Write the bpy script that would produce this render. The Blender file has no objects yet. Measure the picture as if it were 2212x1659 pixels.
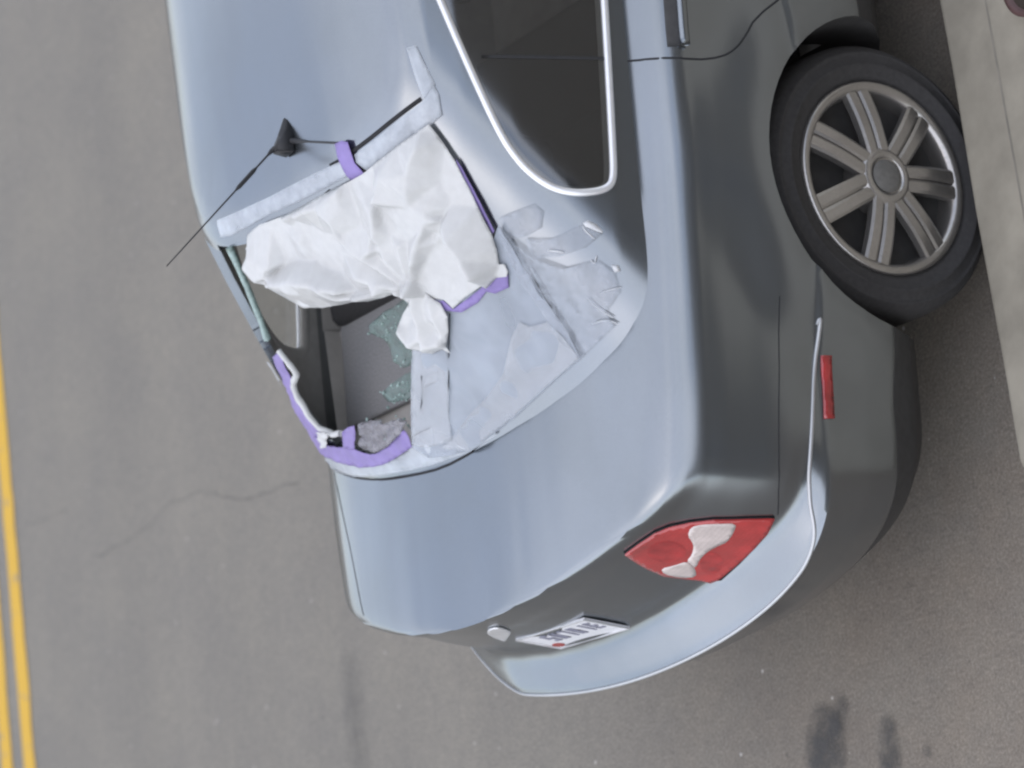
import bpy, bmesh, math, random
import numpy as np
from mathutils import Vector, Matrix, geometry, noise
from mathutils.bvhtree import BVHTree

S = bpy.context.scene
COL = S.collection
R = math.radians
random.seed(7)

# ------------------------------------------------------------------ camera
CAM_POS = (5.475063, -1.786189, 4.228124)
CAM_RIGHT = Vector((0.511998, -0.077573, -0.855477))
CAM_DOWN = Vector((-0.232009, -0.971388, -0.050772))
CAM_FWD = Vector((-0.827061, 0.224474, -0.515346))
cam = bpy.data.objects.new('camera', bpy.data.cameras.new('camera'))
COL.objects.link(cam)
m = Matrix((CAM_RIGHT, -CAM_DOWN, -CAM_FWD)).transposed().to_4x4()
m.translation = CAM_POS
cam.matrix_world = m
cam.data.sensor_width = 36.0
cam.data.lens = 36.0 * 6000.0 / 2212.0
cam.data.clip_start = 0.1
cam.data.clip_end = 2000.0
cam.data.dof.use_dof = True
cam.data.dof.focus_distance = 6.1
cam.data.dof.aperture_fstop = 2.8
S.camera = cam

# ------------------------------------------------------------------ world, sun, exposure
SUN_EL, SUN_AZ = R(68), R(178)          # azimuth from +Y towards +X: high veiled light from behind the car
world = bpy.data.worlds.new('World')
S.world = world
world.use_nodes = True
nt = world.node_tree
nt.nodes.clear()
w_out = nt.nodes.new('ShaderNodeOutputWorld')
w_bg = nt.nodes.new('ShaderNodeBackground')
w_sky = nt.nodes.new('ShaderNodeTexSky')
w_sky.sky_type = 'NISHITA'
w_sky.sun_disc = False
w_sky.sun_elevation = SUN_EL
w_sky.sun_rotation = SUN_AZ
w_sky.dust_density = 1.0
# broken cloud over the blue
w_tc = nt.nodes.new('ShaderNodeTexCoord')
w_map = nt.nodes.new('ShaderNodeMapping')
w_map.inputs['Scale'].default_value = (1.5, 1.2, 7.0)
w_map.inputs['Location'].default_value = (3.1, 0.4, 1.7)
w_no = nt.nodes.new('ShaderNodeTexNoise')
w_no.inputs['Scale'].default_value = 2.3
w_no.inputs['Detail'].default_value = 5.0
w_rmp = nt.nodes.new('ShaderNodeValToRGB')
w_rmp.color_ramp.elements[0].position = 0.36
w_rmp.color_ramp.elements[1].position = 0.66
w_rmp.color_ramp.elements[0].color = (0.25, 0.25, 0.25, 1)
w_rmp.color_ramp.elements[1].color = (0.85, 0.85, 0.85, 1)
w_mix = nt.nodes.new('ShaderNodeMix')
w_mix.data_type = 'RGBA'
w_mix.inputs[7].default_value = (6.1, 6.05, 6.2, 1)
nt.links.new(w_tc.outputs['Generated'], w_map.inputs['Vector'])
nt.links.new(w_map.outputs['Vector'], w_no.inputs['Vector'])
nt.links.new(w_no.outputs['Fac'], w_rmp.inputs['Fac'])
w_sep = nt.nodes.new('ShaderNodeSeparateXYZ')
nt.links.new(w_tc.outputs['Generated'], w_sep.inputs[0])
w_mr = nt.nodes.new('ShaderNodeMapRange')        # the cloud thins out overhead
w_mr.inputs['From Min'].default_value = 0.45
w_mr.inputs['From Max'].default_value = 0.95
w_mr.inputs['To Min'].default_value = 1.0
w_mr.inputs['To Max'].default_value = 0.45
nt.links.new(w_sep.outputs['Z'], w_mr.inputs['Value'])
w_mu = nt.nodes.new('ShaderNodeMath')
w_mu.operation = 'MULTIPLY'
nt.links.new(w_rmp.outputs['Color'], w_mu.inputs[0])
nt.links.new(w_mr.outputs['Result'], w_mu.inputs[1])
nt.links.new(w_mu.outputs[0], w_mix.inputs[0])
nt.links.new(w_sky.outputs['Color'], w_mix.inputs[6])
nt.links.new(w_mix.outputs[2], w_bg.inputs['Color'])
w_bg.inputs['Strength'].default_value = 0.14
nt.links.new(w_bg.outputs['Background'], w_out.inputs['Surface'])

sun = bpy.data.objects.new('sun', bpy.data.lights.new('sun', 'SUN'))
COL.objects.link(sun)
sun.data.energy = 0.75
sun.data.angle = R(120)
sun.data.color = (1.0, 0.95, 0.88)
sd = Vector((math.sin(SUN_AZ) * math.cos(SUN_EL), math.cos(SUN_AZ) * math.cos(SUN_EL), math.sin(SUN_EL)))
sun.rotation_euler = sd.to_track_quat('Z', 'Y').to_euler()

S.view_settings.view_transform = 'Standard'
S.view_settings.look = 'None'
S.view_settings.exposure = 0.86
S.view_settings.gamma = 1.0
S.render.engine = 'CYCLES'
S.cycles.pixel_filter_type = 'BLACKMAN_HARRIS'
S.cycles.filter_width = 2.3
S.cycles.max_bounces = 8
S.cycles.transparent_max_bounces = 16

# measured on the photograph, as points on the car's own surfaces (metres, origin on the ground under the rear axle)
PTS = {
    'tail_lamp': [(0.5385, -0.809, 0.9006), (0.5822, -0.7959, 0.8943), (0.6307, -0.7801, 0.8809), (0.6639, -0.771, 0.8554), (0.6926, -0.7673, 0.8277), (0.7212, -0.7662, 0.7885), (0.7539, -0.7689, 0.723), (0.7755, -0.7707, 0.6672), (0.7328, -0.7943, 0.6569), (0.6805, -0.819, 0.6522), (0.616, -0.8446, 0.6484), (0.5398, -0.8688, 0.646), (0.5104, -0.8625, 0.6583), (0.4956, -0.8518, 0.7078), (0.4849, -0.8432, 0.7662), (0.4991, -0.829, 0.822), (0.5176, -0.8157, 0.8685)],
    'lens_upper': [(0.6832, -0.7727, 0.8218), (0.7013, -0.7701, 0.8046), (0.7206, -0.7715, 0.7709), (0.7365, -0.7731, 0.7394), (0.7095, -0.7866, 0.7292), (0.6717, -0.8015, 0.7221), (0.6523, -0.8055, 0.7329), (0.6233, -0.8127, 0.7404), (0.592, -0.8219, 0.7392), (0.5489, -0.8363, 0.7231), (0.5615, -0.8289, 0.7445), (0.5682, -0.8242, 0.759), (0.5958, -0.8156, 0.7636), (0.6251, -0.8039, 0.777), (0.6415, -0.7949, 0.7927), (0.655, -0.7855, 0.8122)],
    'lens_lower': [(0.5146, -0.8313, 0.7909), (0.538, -0.829, 0.7735), (0.5663, -0.8246, 0.7593), (0.5606, -0.8293, 0.7439), (0.5464, -0.8371, 0.7223), (0.5154, -0.8488, 0.6993), (0.496, -0.8483, 0.7259), (0.4952, -0.8396, 0.7727)],
    'lamp_bulb_a': [(0.6006, -0.8106, 0.7797), (0.5789, -0.8183, 0.7728), (0.5572, -0.8231, 0.7776), (0.542, -0.8238, 0.7935), (0.5375, -0.8202, 0.8162), (0.5449, -0.8133, 0.8394), (0.5615, -0.8049, 0.8565), (0.5825, -0.7971, 0.8628), (0.6025, -0.7921, 0.8567), (0.6168, -0.7913, 0.8405), (0.622, -0.795, 0.8186), (0.6162, -0.802, 0.7964)],
    'lamp_bulb_b': [(0.5945, -0.8325, 0.6803), (0.5746, -0.8413, 0.6716), (0.5549, -0.847, 0.6701), (0.5406, -0.8479, 0.6762), (0.5396, -0.8446, 0.6911), (0.552, -0.8379, 0.7106), (0.5724, -0.8294, 0.728), (0.595, -0.8212, 0.7385), (0.6141, -0.8156, 0.7396), (0.6251, -0.8141, 0.7313), (0.6252, -0.8172, 0.716), (0.6142, -0.8239, 0.6975)],
    'side_marker': [(0.8931, -0.4387, 0.5894), (0.8942, -0.4374, 0.5626), (0.8875, -0.4994, 0.5631), (0.8878, -0.5764, 0.5683), (0.8867, -0.5773, 0.5937), (0.8887, -0.5114, 0.5904)],
    'side_window': [(0.6074, 0.3987, 1.3056), (0.6277, 0.2361, 1.2557), (0.6473, 0.0779, 1.2), (0.659, 0.0199, 1.168), (0.6705, -0.0154, 1.141), (0.6896, -0.049, 1.1032), (0.7108, -0.0623, 1.0649), (0.7326, -0.0617, 1.0197), (0.7436, -0.0524, 0.995), (0.7483, -0.032, 0.984), (0.7495, 0.0569, 0.9805), (0.7514, 0.2154, 0.9751), (0.7529, 0.3758, 0.9706), (0.753, 0.3887, 0.9705)],
    'quarter_line': [(0.6415, 0.2537, 1.2275), (0.7528, 0.2398, 0.9711)],
    'door_seam': [(0.7531, 0.2398, 0.9701), (0.819, 0.2212, 0.9153), (0.8703, 0.2124, 0.8298), (0.8835, 0.2229, 0.7643), (0.8918, 0.2432, 0.7307), (0.8964, 0.277, 0.7026), (0.8977, 0.3174, 0.6763)],
    'bumper_seam': [(0.8946, -0.3136, 0.6837), (0.8808, -0.4333, 0.6895), (0.8696, -0.5732, 0.7009), (0.8388, -0.7072, 0.696), (0.7826, -0.7673, 0.6622)],
    'door_handle': [(0.8663, 0.3708, 0.8521), (0.8661, 0.328, 0.853), (0.866, 0.2853, 0.854), (0.866, 0.2428, 0.8538)],
    'roof_rear_edge': [(-0.3869, 0.156, 1.3803), (-0.1465, 0.1289, 1.3861), (0.0781, 0.1071, 1.3788), (0.3032, 0.1048, 1.3657), (0.4406, 0.1264, 1.3563), (0.5576, 0.1723, 1.3307), (0.5845, 0.1916, 1.3132)],
    'seal_gap': [(0.2117, 0.1246, 1.3824), (0.2598, 0.1247, 1.3793), (0.3226, 0.1293, 1.376), (0.4018, 0.1377, 1.3699), (0.4845, 0.1538, 1.3582), (0.5539, 0.175, 1.334)],
    'base_arc': [(-0.7686, -0.3294, 0.9298), (-0.6828, -0.3718, 0.9409), (-0.5776, -0.4078, 0.9594), (-0.4969, -0.4329, 0.9654), (-0.3665, -0.4623, 0.9738), (-0.2125, -0.4835, 0.9814), (-0.0717, -0.4967, 0.984), (0.0786, -0.4884, 0.984)],
    'base_arc_right': [(0.0757, -0.4843, 0.9863), (0.2796, -0.452, 0.9928), (0.4467, -0.3962, 1.0042), (0.5477, -0.3382, 1.0192), (0.5808, -0.276, 1.0517)],
    'window_right': [(0.5746, 0.0381, 1.2536), (0.5704, -0.0553, 1.2013), (0.5714, -0.1349, 1.1506), (0.57, -0.2139, 1.0983), (0.5744, -0.2765, 1.0537)],
    'deck_seam': [(-0.7004, -0.372, 0.9367), (-0.6612, -0.4766, 0.9432), (-0.6132, -0.605, 0.9485), (-0.5705, -0.765, 0.9487)],
    'emblem': [(-0.0383, -0.8877, 0.9165), (0.0018, -0.8869, 0.9314), (0.0244, -0.8873, 0.9253), (0.0207, -0.8887, 0.9037), (-0.0161, -0.8889, 0.8671), (-0.0364, -0.8898, 0.8513), (-0.0803, -0.8903, 0.8313), (-0.1662, -0.8896, 0.7901), (-0.1376, -0.8877, 0.8245), (-0.1077, -0.8861, 0.8619)],
    'bag': [(-0.2242, 0.0966, 1.3675), (-0.2595, 0.0711, 1.3496), (-0.2862, 0.0462, 1.3318), (-0.2798, 0.0186, 1.315), (-0.2541, -0.0083, 1.3004), (-0.2418, -0.0271, 1.2897), (-0.2244, -0.058, 1.2715), (-0.1742, -0.088, 1.2554), (-0.0954, -0.1073, 1.2467), (-0.015, -0.1209, 1.2394), (0.0541, -0.1285, 1.2337), (0.0851, -0.1386, 1.2262), (0.1429, -0.1455, 1.219), (0.2024, -0.1483, 1.213), (0.2052, -0.1648, 1.2018), (0.2096, -0.1775, 1.193), (0.2517, -0.1622, 1.1993), (0.282, -0.1819, 1.1829), (0.3232, -0.1951, 1.1688), (0.3301, -0.2177, 1.152), (0.3873, -0.2063, 1.1508), (0.4476, -0.1973, 1.1452), (0.4614, -0.1875, 1.149), (0.466, -0.2024, 1.1374), (0.5008, -0.1912, 1.1363), (0.5286, -0.195, 1.1255), (0.5373, -0.1868, 1.1283), (0.5377, -0.1709, 1.1391), (0.5258, -0.1695, 1.1439), (0.5448, -0.142, 1.1562), (0.5558, -0.1098, 1.1735), (0.5617, -0.056, 1.2048), (0.5652, -0.0015, 1.2361), (0.5667, 0.0418, 1.2604), (0.5627, 0.0778, 1.2821), (0.5541, 0.1238, 1.3106), (0.5328, 0.1175, 1.3193), (0.4594, 0.1021, 1.3374), (0.3216, 0.0816, 1.3496), (0.2666, 0.0806, 1.3548), (0.1582, 0.0825, 1.3636), (-0.0116, 0.0842, 1.3681), (-0.1575, 0.1002, 1.3728)],
    'bag_tail': [(0.2597, -0.1552, 1.2032), (0.2187, -0.1767, 1.1927), (0.1727, -0.1896, 1.1876), (0.1385, -0.2057, 1.179), (0.1216, -0.2262, 1.166), (0.1311, -0.2439, 1.1532), (0.1296, -0.2564, 1.1445), (0.1574, -0.2686, 1.1343), (0.1877, -0.2803, 1.1238), (0.2266, -0.2794, 1.121), (0.2422, -0.2931, 1.1098), (0.2429, -0.2781, 1.1203), (0.2773, -0.2545, 1.133), (0.3101, -0.2263, 1.1486), (0.3089, -0.199, 1.168), (0.2884, -0.1714, 1.1891)],
    'film': [(0.2388, -0.1735, 1.193), (0.1311, -0.2513, 1.148), (0.063, -0.2985, 1.1177), (-0.0853, -0.3992, 1.0463), (-0.1249, -0.4309, 1.022), (-0.0928, -0.4628, 1.0009), (0.0119, -0.4773, 0.9925), (0.0811, -0.4833, 0.9868), (0.275, -0.4562, 0.9904), (0.4606, -0.4114, 0.9902), (0.5687, -0.3829, 0.9807), (0.576, -0.3296, 1.0159), (0.5744, -0.2765, 1.0537), (0.57, -0.2139, 1.0983), (0.5768, -0.151, 1.1377), (0.5811, -0.0976, 1.1706), (0.5414, -0.1276, 1.1672), (0.5138, -0.1906, 1.133), (0.3672, -0.2052, 1.155)],
    'film_pillar': [(0.5687, -0.3829, 0.9807), (0.6782, -0.3391, 0.9629), (0.6775, -0.3094, 0.9832), (0.7198, -0.2766, 0.9717), (0.7274, -0.2334, 0.9864), (0.7125, -0.2057, 1.0153), (0.6873, -0.2066, 1.0383), (0.6501, -0.2104, 1.0625), (0.6139, -0.1845, 1.0988), (0.5876, -0.1437, 1.1377), (0.5763, -0.0964, 1.1735), (0.557, -0.1463, 1.1489), (0.5447, -0.2179, 1.1045), (0.5477, -0.2834, 1.0581), (0.544, -0.3424, 1.0174)],
    'glass_left': [(0.2388, -0.1735, 1.193), (0.1311, -0.2513, 1.148), (-0.0817, -0.4, 1.0459), (-0.0497, -0.434, 1.0227), (0.0491, -0.4498, 1.0115), (0.1761, -0.4348, 1.0157), (0.343, -0.3936, 1.0255), (0.4849, -0.3341, 1.0398), (0.5463, -0.288, 1.0552), (0.5598, -0.2115, 1.1036), (0.5652, -0.1433, 1.1476), (0.5799, -0.0576, 1.1954), (0.4785, -0.0919, 1.2094), (0.323, -0.1535, 1.1968)],
    'fold_outer': [(-0.0119, -0.4551, 1.0083), (0.0546, -0.4457, 1.0143), (0.1617, -0.4159, 1.0302), (0.258, -0.3953, 1.0358), (0.3501, -0.3644, 1.0452), (0.439, -0.3033, 1.0724), (0.4815, -0.283, 1.0771), (0.4988, -0.2971, 1.0627), (0.5497, -0.2988, 1.0465), (0.5618, -0.3364, 1.016), (0.566, -0.3803, 0.9835), (0.4638, -0.4081, 0.9919), (0.2796, -0.452, 0.9928), (0.0854, -0.48, 0.989)],
    'film_strip': [(0.132, -0.2536, 1.1463), (0.1813, -0.2685, 1.1326), (0.2412, -0.2754, 1.1223), (0.187, -0.3272, 1.091), (0.1084, -0.3936, 1.0493), (0.0475, -0.4495, 1.0118), (-0.0643, -0.4439, 1.0153), (-0.114, -0.4256, 1.0263), (0.0074, -0.339, 1.0903)],
    'r16': [(0.0077, 0.0663, 1.3579), (0.0769, 0.0162, 1.3265), (0.1416, -0.0167, 1.3032)],
    'r17': [(0.3436, 0.01, 1.3019), (0.298, -0.0375, 1.2774), (0.2555, -0.0984, 1.2416)],
    'r18': [(0.4117, -0.0733, 1.2365), (0.4299, -0.1281, 1.1963), (0.4296, -0.1782, 1.1625)],
    'r19': [(-0.2862, 0.0462, 1.3318), (-0.2626, 0.0075, 1.3097), (-0.1714, -0.0361, 1.2892), (-0.0467, -0.0752, 1.2694), (0.0563, -0.1173, 1.2411)],
    't1': [(0.2557, -0.1587, 1.2012), (0.2247, -0.1903, 1.183), (0.2166, -0.2248, 1.1603), (0.1822, -0.2622, 1.1369)],
    't2': [(0.1388, -0.215, 1.1728), (0.1504, -0.2424, 1.1531), (0.1822, -0.2622, 1.1369), (0.2411, -0.2671, 1.1282)],
    't3': [(0.2928, -0.186, 1.1788), (0.2715, -0.223, 1.1558), (0.2535, -0.2609, 1.1312)],
    'gl1': [(0.638, -0.1693, 1.095), (0.6533, -0.1747, 1.082), (0.6645, -0.1805, 1.0709)],
    'gl2': [(0.7089, -0.1329, 1.0496), (0.7104, -0.1454, 1.0432), (0.7144, -0.1535, 1.035), (0.7178, -0.1639, 1.0266)],
    'gl3': [(0.6867, -0.2705, 1.0016), (0.7055, -0.2684, 0.9889), (0.7247, -0.2669, 0.9723)],
    'gl4': [(0.6588, -0.2754, 1.0161), (0.6633, -0.2932, 1.0019), (0.6723, -0.3097, 0.9862), (0.6838, -0.323, 0.9703)],
    'gl5': [(0.6341, -0.3255, 0.9953), (0.6614, -0.323, 0.9834), (0.6768, -0.3287, 0.9707), (0.6846, -0.3369, 0.9606)],
    'gl6': [(0.7002, -0.2044, 1.0282), (0.7026, -0.2146, 1.0206), (0.7113, -0.1981, 1.0202)],
    'gl7': [(0.05, -0.4406, 1.018), (0.0477, -0.4557, 1.0073), (0.0492, -0.4717, 0.996), (0.0889, -0.4814, 0.9879)],
    'tape_a': [(0.5819, -0.0874, 1.1764), (0.6223, -0.0812, 1.1572), (0.6579, -0.0738, 1.1325), (0.6655, -0.0929, 1.1161), (0.6478, -0.1256, 1.114), (0.6101, -0.1352, 1.132), (0.5786, -0.1314, 1.1498)],
    'tape_b': [(0.6081, -0.1383, 1.1311), (0.6555, -0.149, 1.0952), (0.7129, -0.1274, 1.0458), (0.7267, -0.1296, 1.0231), (0.7304, -0.1511, 1.0118), (0.7175, -0.165, 1.0266), (0.701, -0.1778, 1.0404), (0.6533, -0.1872, 1.0746), (0.5964, -0.1791, 1.1106)],
    'tape_fold': [(0.7106, -0.1283, 1.0488), (0.7174, -0.1244, 1.0398), (0.725, -0.133, 1.0253), (0.7301, -0.1486, 1.0128), (0.7287, -0.1534, 1.0139), (0.7204, -0.1447, 1.0293), (0.7125, -0.136, 1.0436)],
    'roof_tape_left': [(-0.3652, 0.1671, 1.3864), (-0.2501, 0.154, 1.389), (-0.0801, 0.1392, 1.3891), (0.0799, 0.131, 1.3874), (0.2611, 0.1226, 1.3781), (0.2609, 0.0909, 1.3615), (0.2519, 0.0899, 1.3617), (0.1488, 0.0909, 1.3685), (0.0316, 0.0955, 1.3736), (-0.1082, 0.106, 1.3775), (-0.2334, 0.1117, 1.3746), (-0.3283, 0.1197, 1.3707), (-0.3869, 0.1327, 1.3698)],
    'roof_tape_right': [(0.3151, 0.121, 1.3727), (0.4136, 0.1307, 1.3649), (0.4989, 0.1499, 1.3507), (0.5587, 0.1704, 1.3291), (0.5839, 0.1976, 1.3156), (0.5864, 0.1779, 1.3068), (0.5785, 0.1347, 1.2981), (0.5546, 0.1216, 1.3092), (0.4852, 0.1039, 1.3311), (0.4401, 0.0958, 1.3385), (0.3652, 0.0857, 1.3463), (0.3284, 0.0788, 1.347), (0.3084, 0.1053, 1.3655)],
    'roof_tape_up': [(0.5571, 0.2864, 1.3621), (0.5727, 0.2881, 1.3471), (0.5787, 0.2496, 1.3339), (0.5854, 0.199, 1.3143), (0.5593, 0.1719, 1.3294), (0.5581, 0.2123, 1.3431)],
    'purple_top': [(0.269, 0.1598, 1.3895), (0.2969, 0.1584, 1.3882), (0.3201, 0.1483, 1.3852), (0.3151, 0.128, 1.3761), (0.3084, 0.1053, 1.3655), (0.3218, 0.0754, 1.3458), (0.2937, 0.0753, 1.3488), (0.2684, 0.0754, 1.3514), (0.2599, 0.0911, 1.3618), (0.2611, 0.1226, 1.3781)],
    'purple_left': [(-0.5157, -0.1228, 1.1787), (-0.4399, -0.1254, 1.1961), (-0.467, -0.1546, 1.1706), (-0.4852, -0.1861, 1.144), (-0.5347, -0.2131, 1.111), (-0.5279, -0.2652, 1.077), (-0.533, -0.3033, 1.0486), (-0.5649, -0.3276, 1.0212), (-0.5799, -0.3349, 1.0108), (-0.6945, -0.3172, 0.9701), (-0.6905, -0.291, 0.9963), (-0.6664, -0.2233, 1.0489), (-0.6002, -0.2026, 1.0934), (-0.5495, -0.1618, 1.1412)],
    'purple_bottom': [(-0.5989, -0.2965, 1.0303), (-0.5649, -0.3276, 1.0212), (-0.4488, -0.36, 1.0297), (-0.3961, -0.3744, 1.0301), (-0.3532, -0.3948, 1.023), (-0.3038, -0.4064, 1.0221), (-0.2233, -0.4067, 1.0315), (-0.1637, -0.3995, 1.0417), (-0.1074, -0.3918, 1.0506), (-0.108, -0.4116, 1.0365), (-0.123, -0.4297, 1.0229), (-0.2374, -0.4342, 1.0104), (-0.3096, -0.433, 1.0023), (-0.4061, -0.4185, 0.9966), (-0.4968, -0.3934, 0.9943), (-0.5928, -0.3581, 0.9898), (-0.6935, -0.3188, 0.9674), (-0.6875, -0.2957, 0.9884)],
    'purple_tab': [(-0.3935, -0.3328, 1.0604), (-0.3458, -0.332, 1.0691), (-0.312, -0.3363, 1.071), (-0.3258, -0.3501, 1.0591), (-0.3952, -0.376, 1.0291), (-0.4475, -0.3603, 1.0298)],
    'purple_right': [(0.2928, -0.186, 1.1788), (0.3193, -0.1986, 1.1669), (0.3288, -0.2189, 1.1513), (0.3824, -0.211, 1.1483), (0.447, -0.2001, 1.1434), (0.4619, -0.1891, 1.1477), (0.5041, -0.1876, 1.1379), (0.5313, -0.1927, 1.1262), (0.5122, -0.2159, 1.1159), (0.4692, -0.2188, 1.1252), (0.4504, -0.2098, 1.1358), (0.4102, -0.2237, 1.1343), (0.3479, -0.2301, 1.1406), (0.3009, -0.2151, 1.1578)],
    'purple_edge': [(0.5681, 0.0443, 1.261), (0.5698, 0.0264, 1.2499), (0.5689, 0.0019, 1.2362), (0.5668, -0.0485, 1.2071), (0.5606, -0.1081, 1.1728), (0.5524, -0.1119, 1.1735), (0.5554, -0.0602, 1.2048), (0.5587, -0.0116, 1.2332), (0.5599, 0.0201, 1.2515)],
    'bottom_tape': [(-0.765, -0.327, 0.9242), (-0.6541, -0.3265, 0.9849), (-0.5433, -0.3671, 1), (-0.428, -0.4077, 1), (-0.3058, -0.4311, 1.0042), (-0.1682, -0.4334, 1.0173), (-0.0839, -0.4116, 1.0376), (0.0062, -0.4115, 1.0392), (0.1353, -0.4124, 1.0344), (0.2002, -0.4266, 1.0195), (0.1992, -0.4725, 0.987), (0.083, -0.4841, 0.9862), (-0.0068, -0.4822, 0.9891), (-0.0876, -0.4799, 0.989), (-0.1981, -0.4707, 0.9884), (-0.3469, -0.4512, 0.9836), (-0.5253, -0.4181, 0.9684), (-0.6465, -0.377, 0.9536)],
    'fold_band': [(0.0546, -0.4457, 1.0143), (0.1617, -0.4159, 1.0302), (0.258, -0.3953, 1.0358), (0.3565, -0.3658, 1.0431), (0.4485, -0.3056, 1.0688), (0.4838, -0.2835, 1.0761), (0.4742, -0.3115, 1.0586), (0.4089, -0.3674, 1.0326), (0.312, -0.4073, 1.0203), (0.1907, -0.438, 1.0123), (0.0649, -0.4692, 0.9974)],
    'torn_strip': [(-0.4334, -0.127, 1.1963), (-0.4201, -0.1469, 1.1857), (-0.4176, -0.1751, 1.1671), (-0.431, -0.1883, 1.1551), (-0.4707, -0.1924, 1.1433), (-0.5109, -0.2077, 1.122), (-0.5164, -0.2455, 1.0941), (-0.5183, -0.2871, 1.0644), (-0.4895, -0.3105, 1.0555), (-0.406, -0.3349, 1.0565)],
    'torn_flap': [(-0.5165, -0.2987, 1.0567), (-0.4436, -0.3181, 1.0609), (-0.4822, -0.3261, 1.0462), (-0.523, -0.337, 1.0275), (-0.5649, -0.3276, 1.0212), (-0.545, -0.3146, 1.0368)],
    'crumple': [(-0.2874, -0.3369, 1.0738), (-0.2174, -0.3446, 1.0761), (-0.156, -0.3637, 1.0677), (-0.0679, -0.3701, 1.0675), (-0.1013, -0.3918, 1.0508), (-0.167, -0.4015, 1.0401), (-0.2352, -0.4055, 1.0311), (-0.3062, -0.4036, 1.0237), (-0.345, -0.387, 1.0299), (-0.3284, -0.3632, 1.0494)],
    'shards_a': [(-0.0235, -0.1835, 1.1975), (0.0379, -0.1753, 1.2028), (0.0967, -0.1745, 1.2018), (0.1603, -0.1673, 1.2034), (0.1998, -0.162, 1.2041), (0.1837, -0.1833, 1.1911), (0.1392, -0.2081, 1.1774), (0.1154, -0.2535, 1.1472), (0.0635, -0.2928, 1.1217), (-0.0066, -0.2895, 1.1249), (-0.0344, -0.2699, 1.1384), (-0.0197, -0.2211, 1.1725), (-0.0359, -0.1962, 1.1889)],
    'shards_b': [(-0.1549, -0.3159, 1.1013), (-0.1023, -0.3067, 1.1106), (-0.0236, -0.3012, 1.1166), (0.0489, -0.2998, 1.1172), (0.0148, -0.3284, 1.0977), (-0.0357, -0.3483, 1.0835), (-0.1105, -0.3393, 1.0874), (-0.1427, -0.332, 1.0908)],
    'film_slit_a': [(0.0892, -0.3118, 1.1076), (0.0642, -0.3345, 1.0926), (0.03, -0.3579, 1.0769), (-0.0011, -0.3745, 1.0654)],
    'film_edge_shade': [(0.3087, -0.2241, 1.1504), (0.2623, -0.2631, 1.1287), (0.2196, -0.2986, 1.1082), (0.1825, -0.3307, 1.0889), (0.1421, -0.3599, 1.0713)],
    'film_slit_c': [(-0.0839, -0.4116, 1.0376), (-0.0416, -0.4102, 1.0397), (0.0021, -0.4106, 1.0398)],
    'film_box': [(0.0943, -0.3155, 1.1048), (0.1518, -0.316, 1.1014), (0.1331, -0.3347, 1.0894), (0.072, -0.3363, 1.0911)],
    'pillar_glass': [(-0.37, 0.1039, 1.3567), (-0.3811, 0.069, 1.3337), (-0.4054, 0.0153, 1.2956), (-0.4501, -0.0515, 1.243), (-0.4854, -0.0876, 1.2104)],
    'tape_loop': [(-0.6296, -0.109, 1.1489), (-0.5873, -0.1182, 1.1543), (-0.5832, -0.1292, 1.1492), (-0.593, -0.145, 1.1344), (-0.5981, -0.1606, 1.1218), (-0.645, -0.1518, 1.1108), (-0.6602, -0.1716, 1.1078), (-0.665, -0.1752, 1.1153), (-0.6519, -0.1537, 1.1235), (-0.6422, -0.1333, 1.138)],
    'crease_a': [(0.5772, -0.194, 1.1089), (0.58, -0.2092, 1.0976), (0.5779, -0.2305, 1.084), (0.5759, -0.2591, 1.0652), (0.5771, -0.2776, 1.0519)],
    'bright_a': [(0.7254, -0.2214, 0.9941), (0.7342, -0.223, 0.9826), (0.7337, -0.2351, 0.9778), (0.7257, -0.236, 0.9871)],
    'lip_light': [(-0.3801, -0.8984, 0.9271), (-0.5724, -0.8692, 0.7224)],
    'r1': [(0.4305, 0.0542, 1.3152), (0.4184, 0.0222, 1.2975), (0.399, -0.005, 1.2838), (0.3565, -0.0352, 1.2713), (0.3357, -0.0683, 1.2522), (0.3082, -0.1119, 1.2266), (0.2704, -0.1504, 1.2053)],
    'r2': [(0.476, -0.0605, 1.2307), (0.4759, -0.0928, 1.2095), (0.4817, -0.1323, 1.1818), (0.4767, -0.1692, 1.158), (0.4693, -0.2011, 1.1375)],
    'r3': [(0.3942, 0.0642, 1.3286), (0.3406, 0.0286, 1.3142), (0.2867, -0.0164, 1.292), (0.2379, -0.0576, 1.2706)],
    'r4': [(0.1445, 0.0558, 1.3481), (0.1666, 0.0284, 1.3303), (0.1619, -0.0099, 1.3064), (0.1682, -0.0391, 1.2875), (0.196, -0.0647, 1.2694)],
    'r5': [(-0.1518, 0.0922, 1.369), (-0.0327, 0.0573, 1.3523), (0.0419, 0.0196, 1.3294), (0.0991, -0.036, 1.2929)],
    'r6': [(-0.1824, 0.0083, 1.3167), (-0.0869, -0.0016, 1.315), (-0.0153, -0.0225, 1.3031), (0.013, -0.0471, 1.2876), (0.0564, -0.0694, 1.2729)],
    'r7': [(-0.2335, -0.0068, 1.3033), (-0.0989, -0.03, 1.2967), (0.0051, -0.0731, 1.2712), (0.0907, -0.12, 1.2384), (0.2037, -0.1426, 1.2168)],
    'r8': [(0.3541, -0.088, 1.2364), (0.3464, -0.1366, 1.2049), (0.3397, -0.1797, 1.1769)],
    'r9': [(0.4289, -0.0513, 1.2478), (0.476, -0.0605, 1.2307)],
    'r10': [(0.2526, 0.0831, 1.3575), (0.1961, 0.0384, 1.3346), (0.1657, -0.0019, 1.3113)],
    'r11': [(0.5183, 0.0891, 1.3102), (0.4745, 0.0511, 1.3024), (0.4228, -0.0114, 1.2753)],
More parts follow.
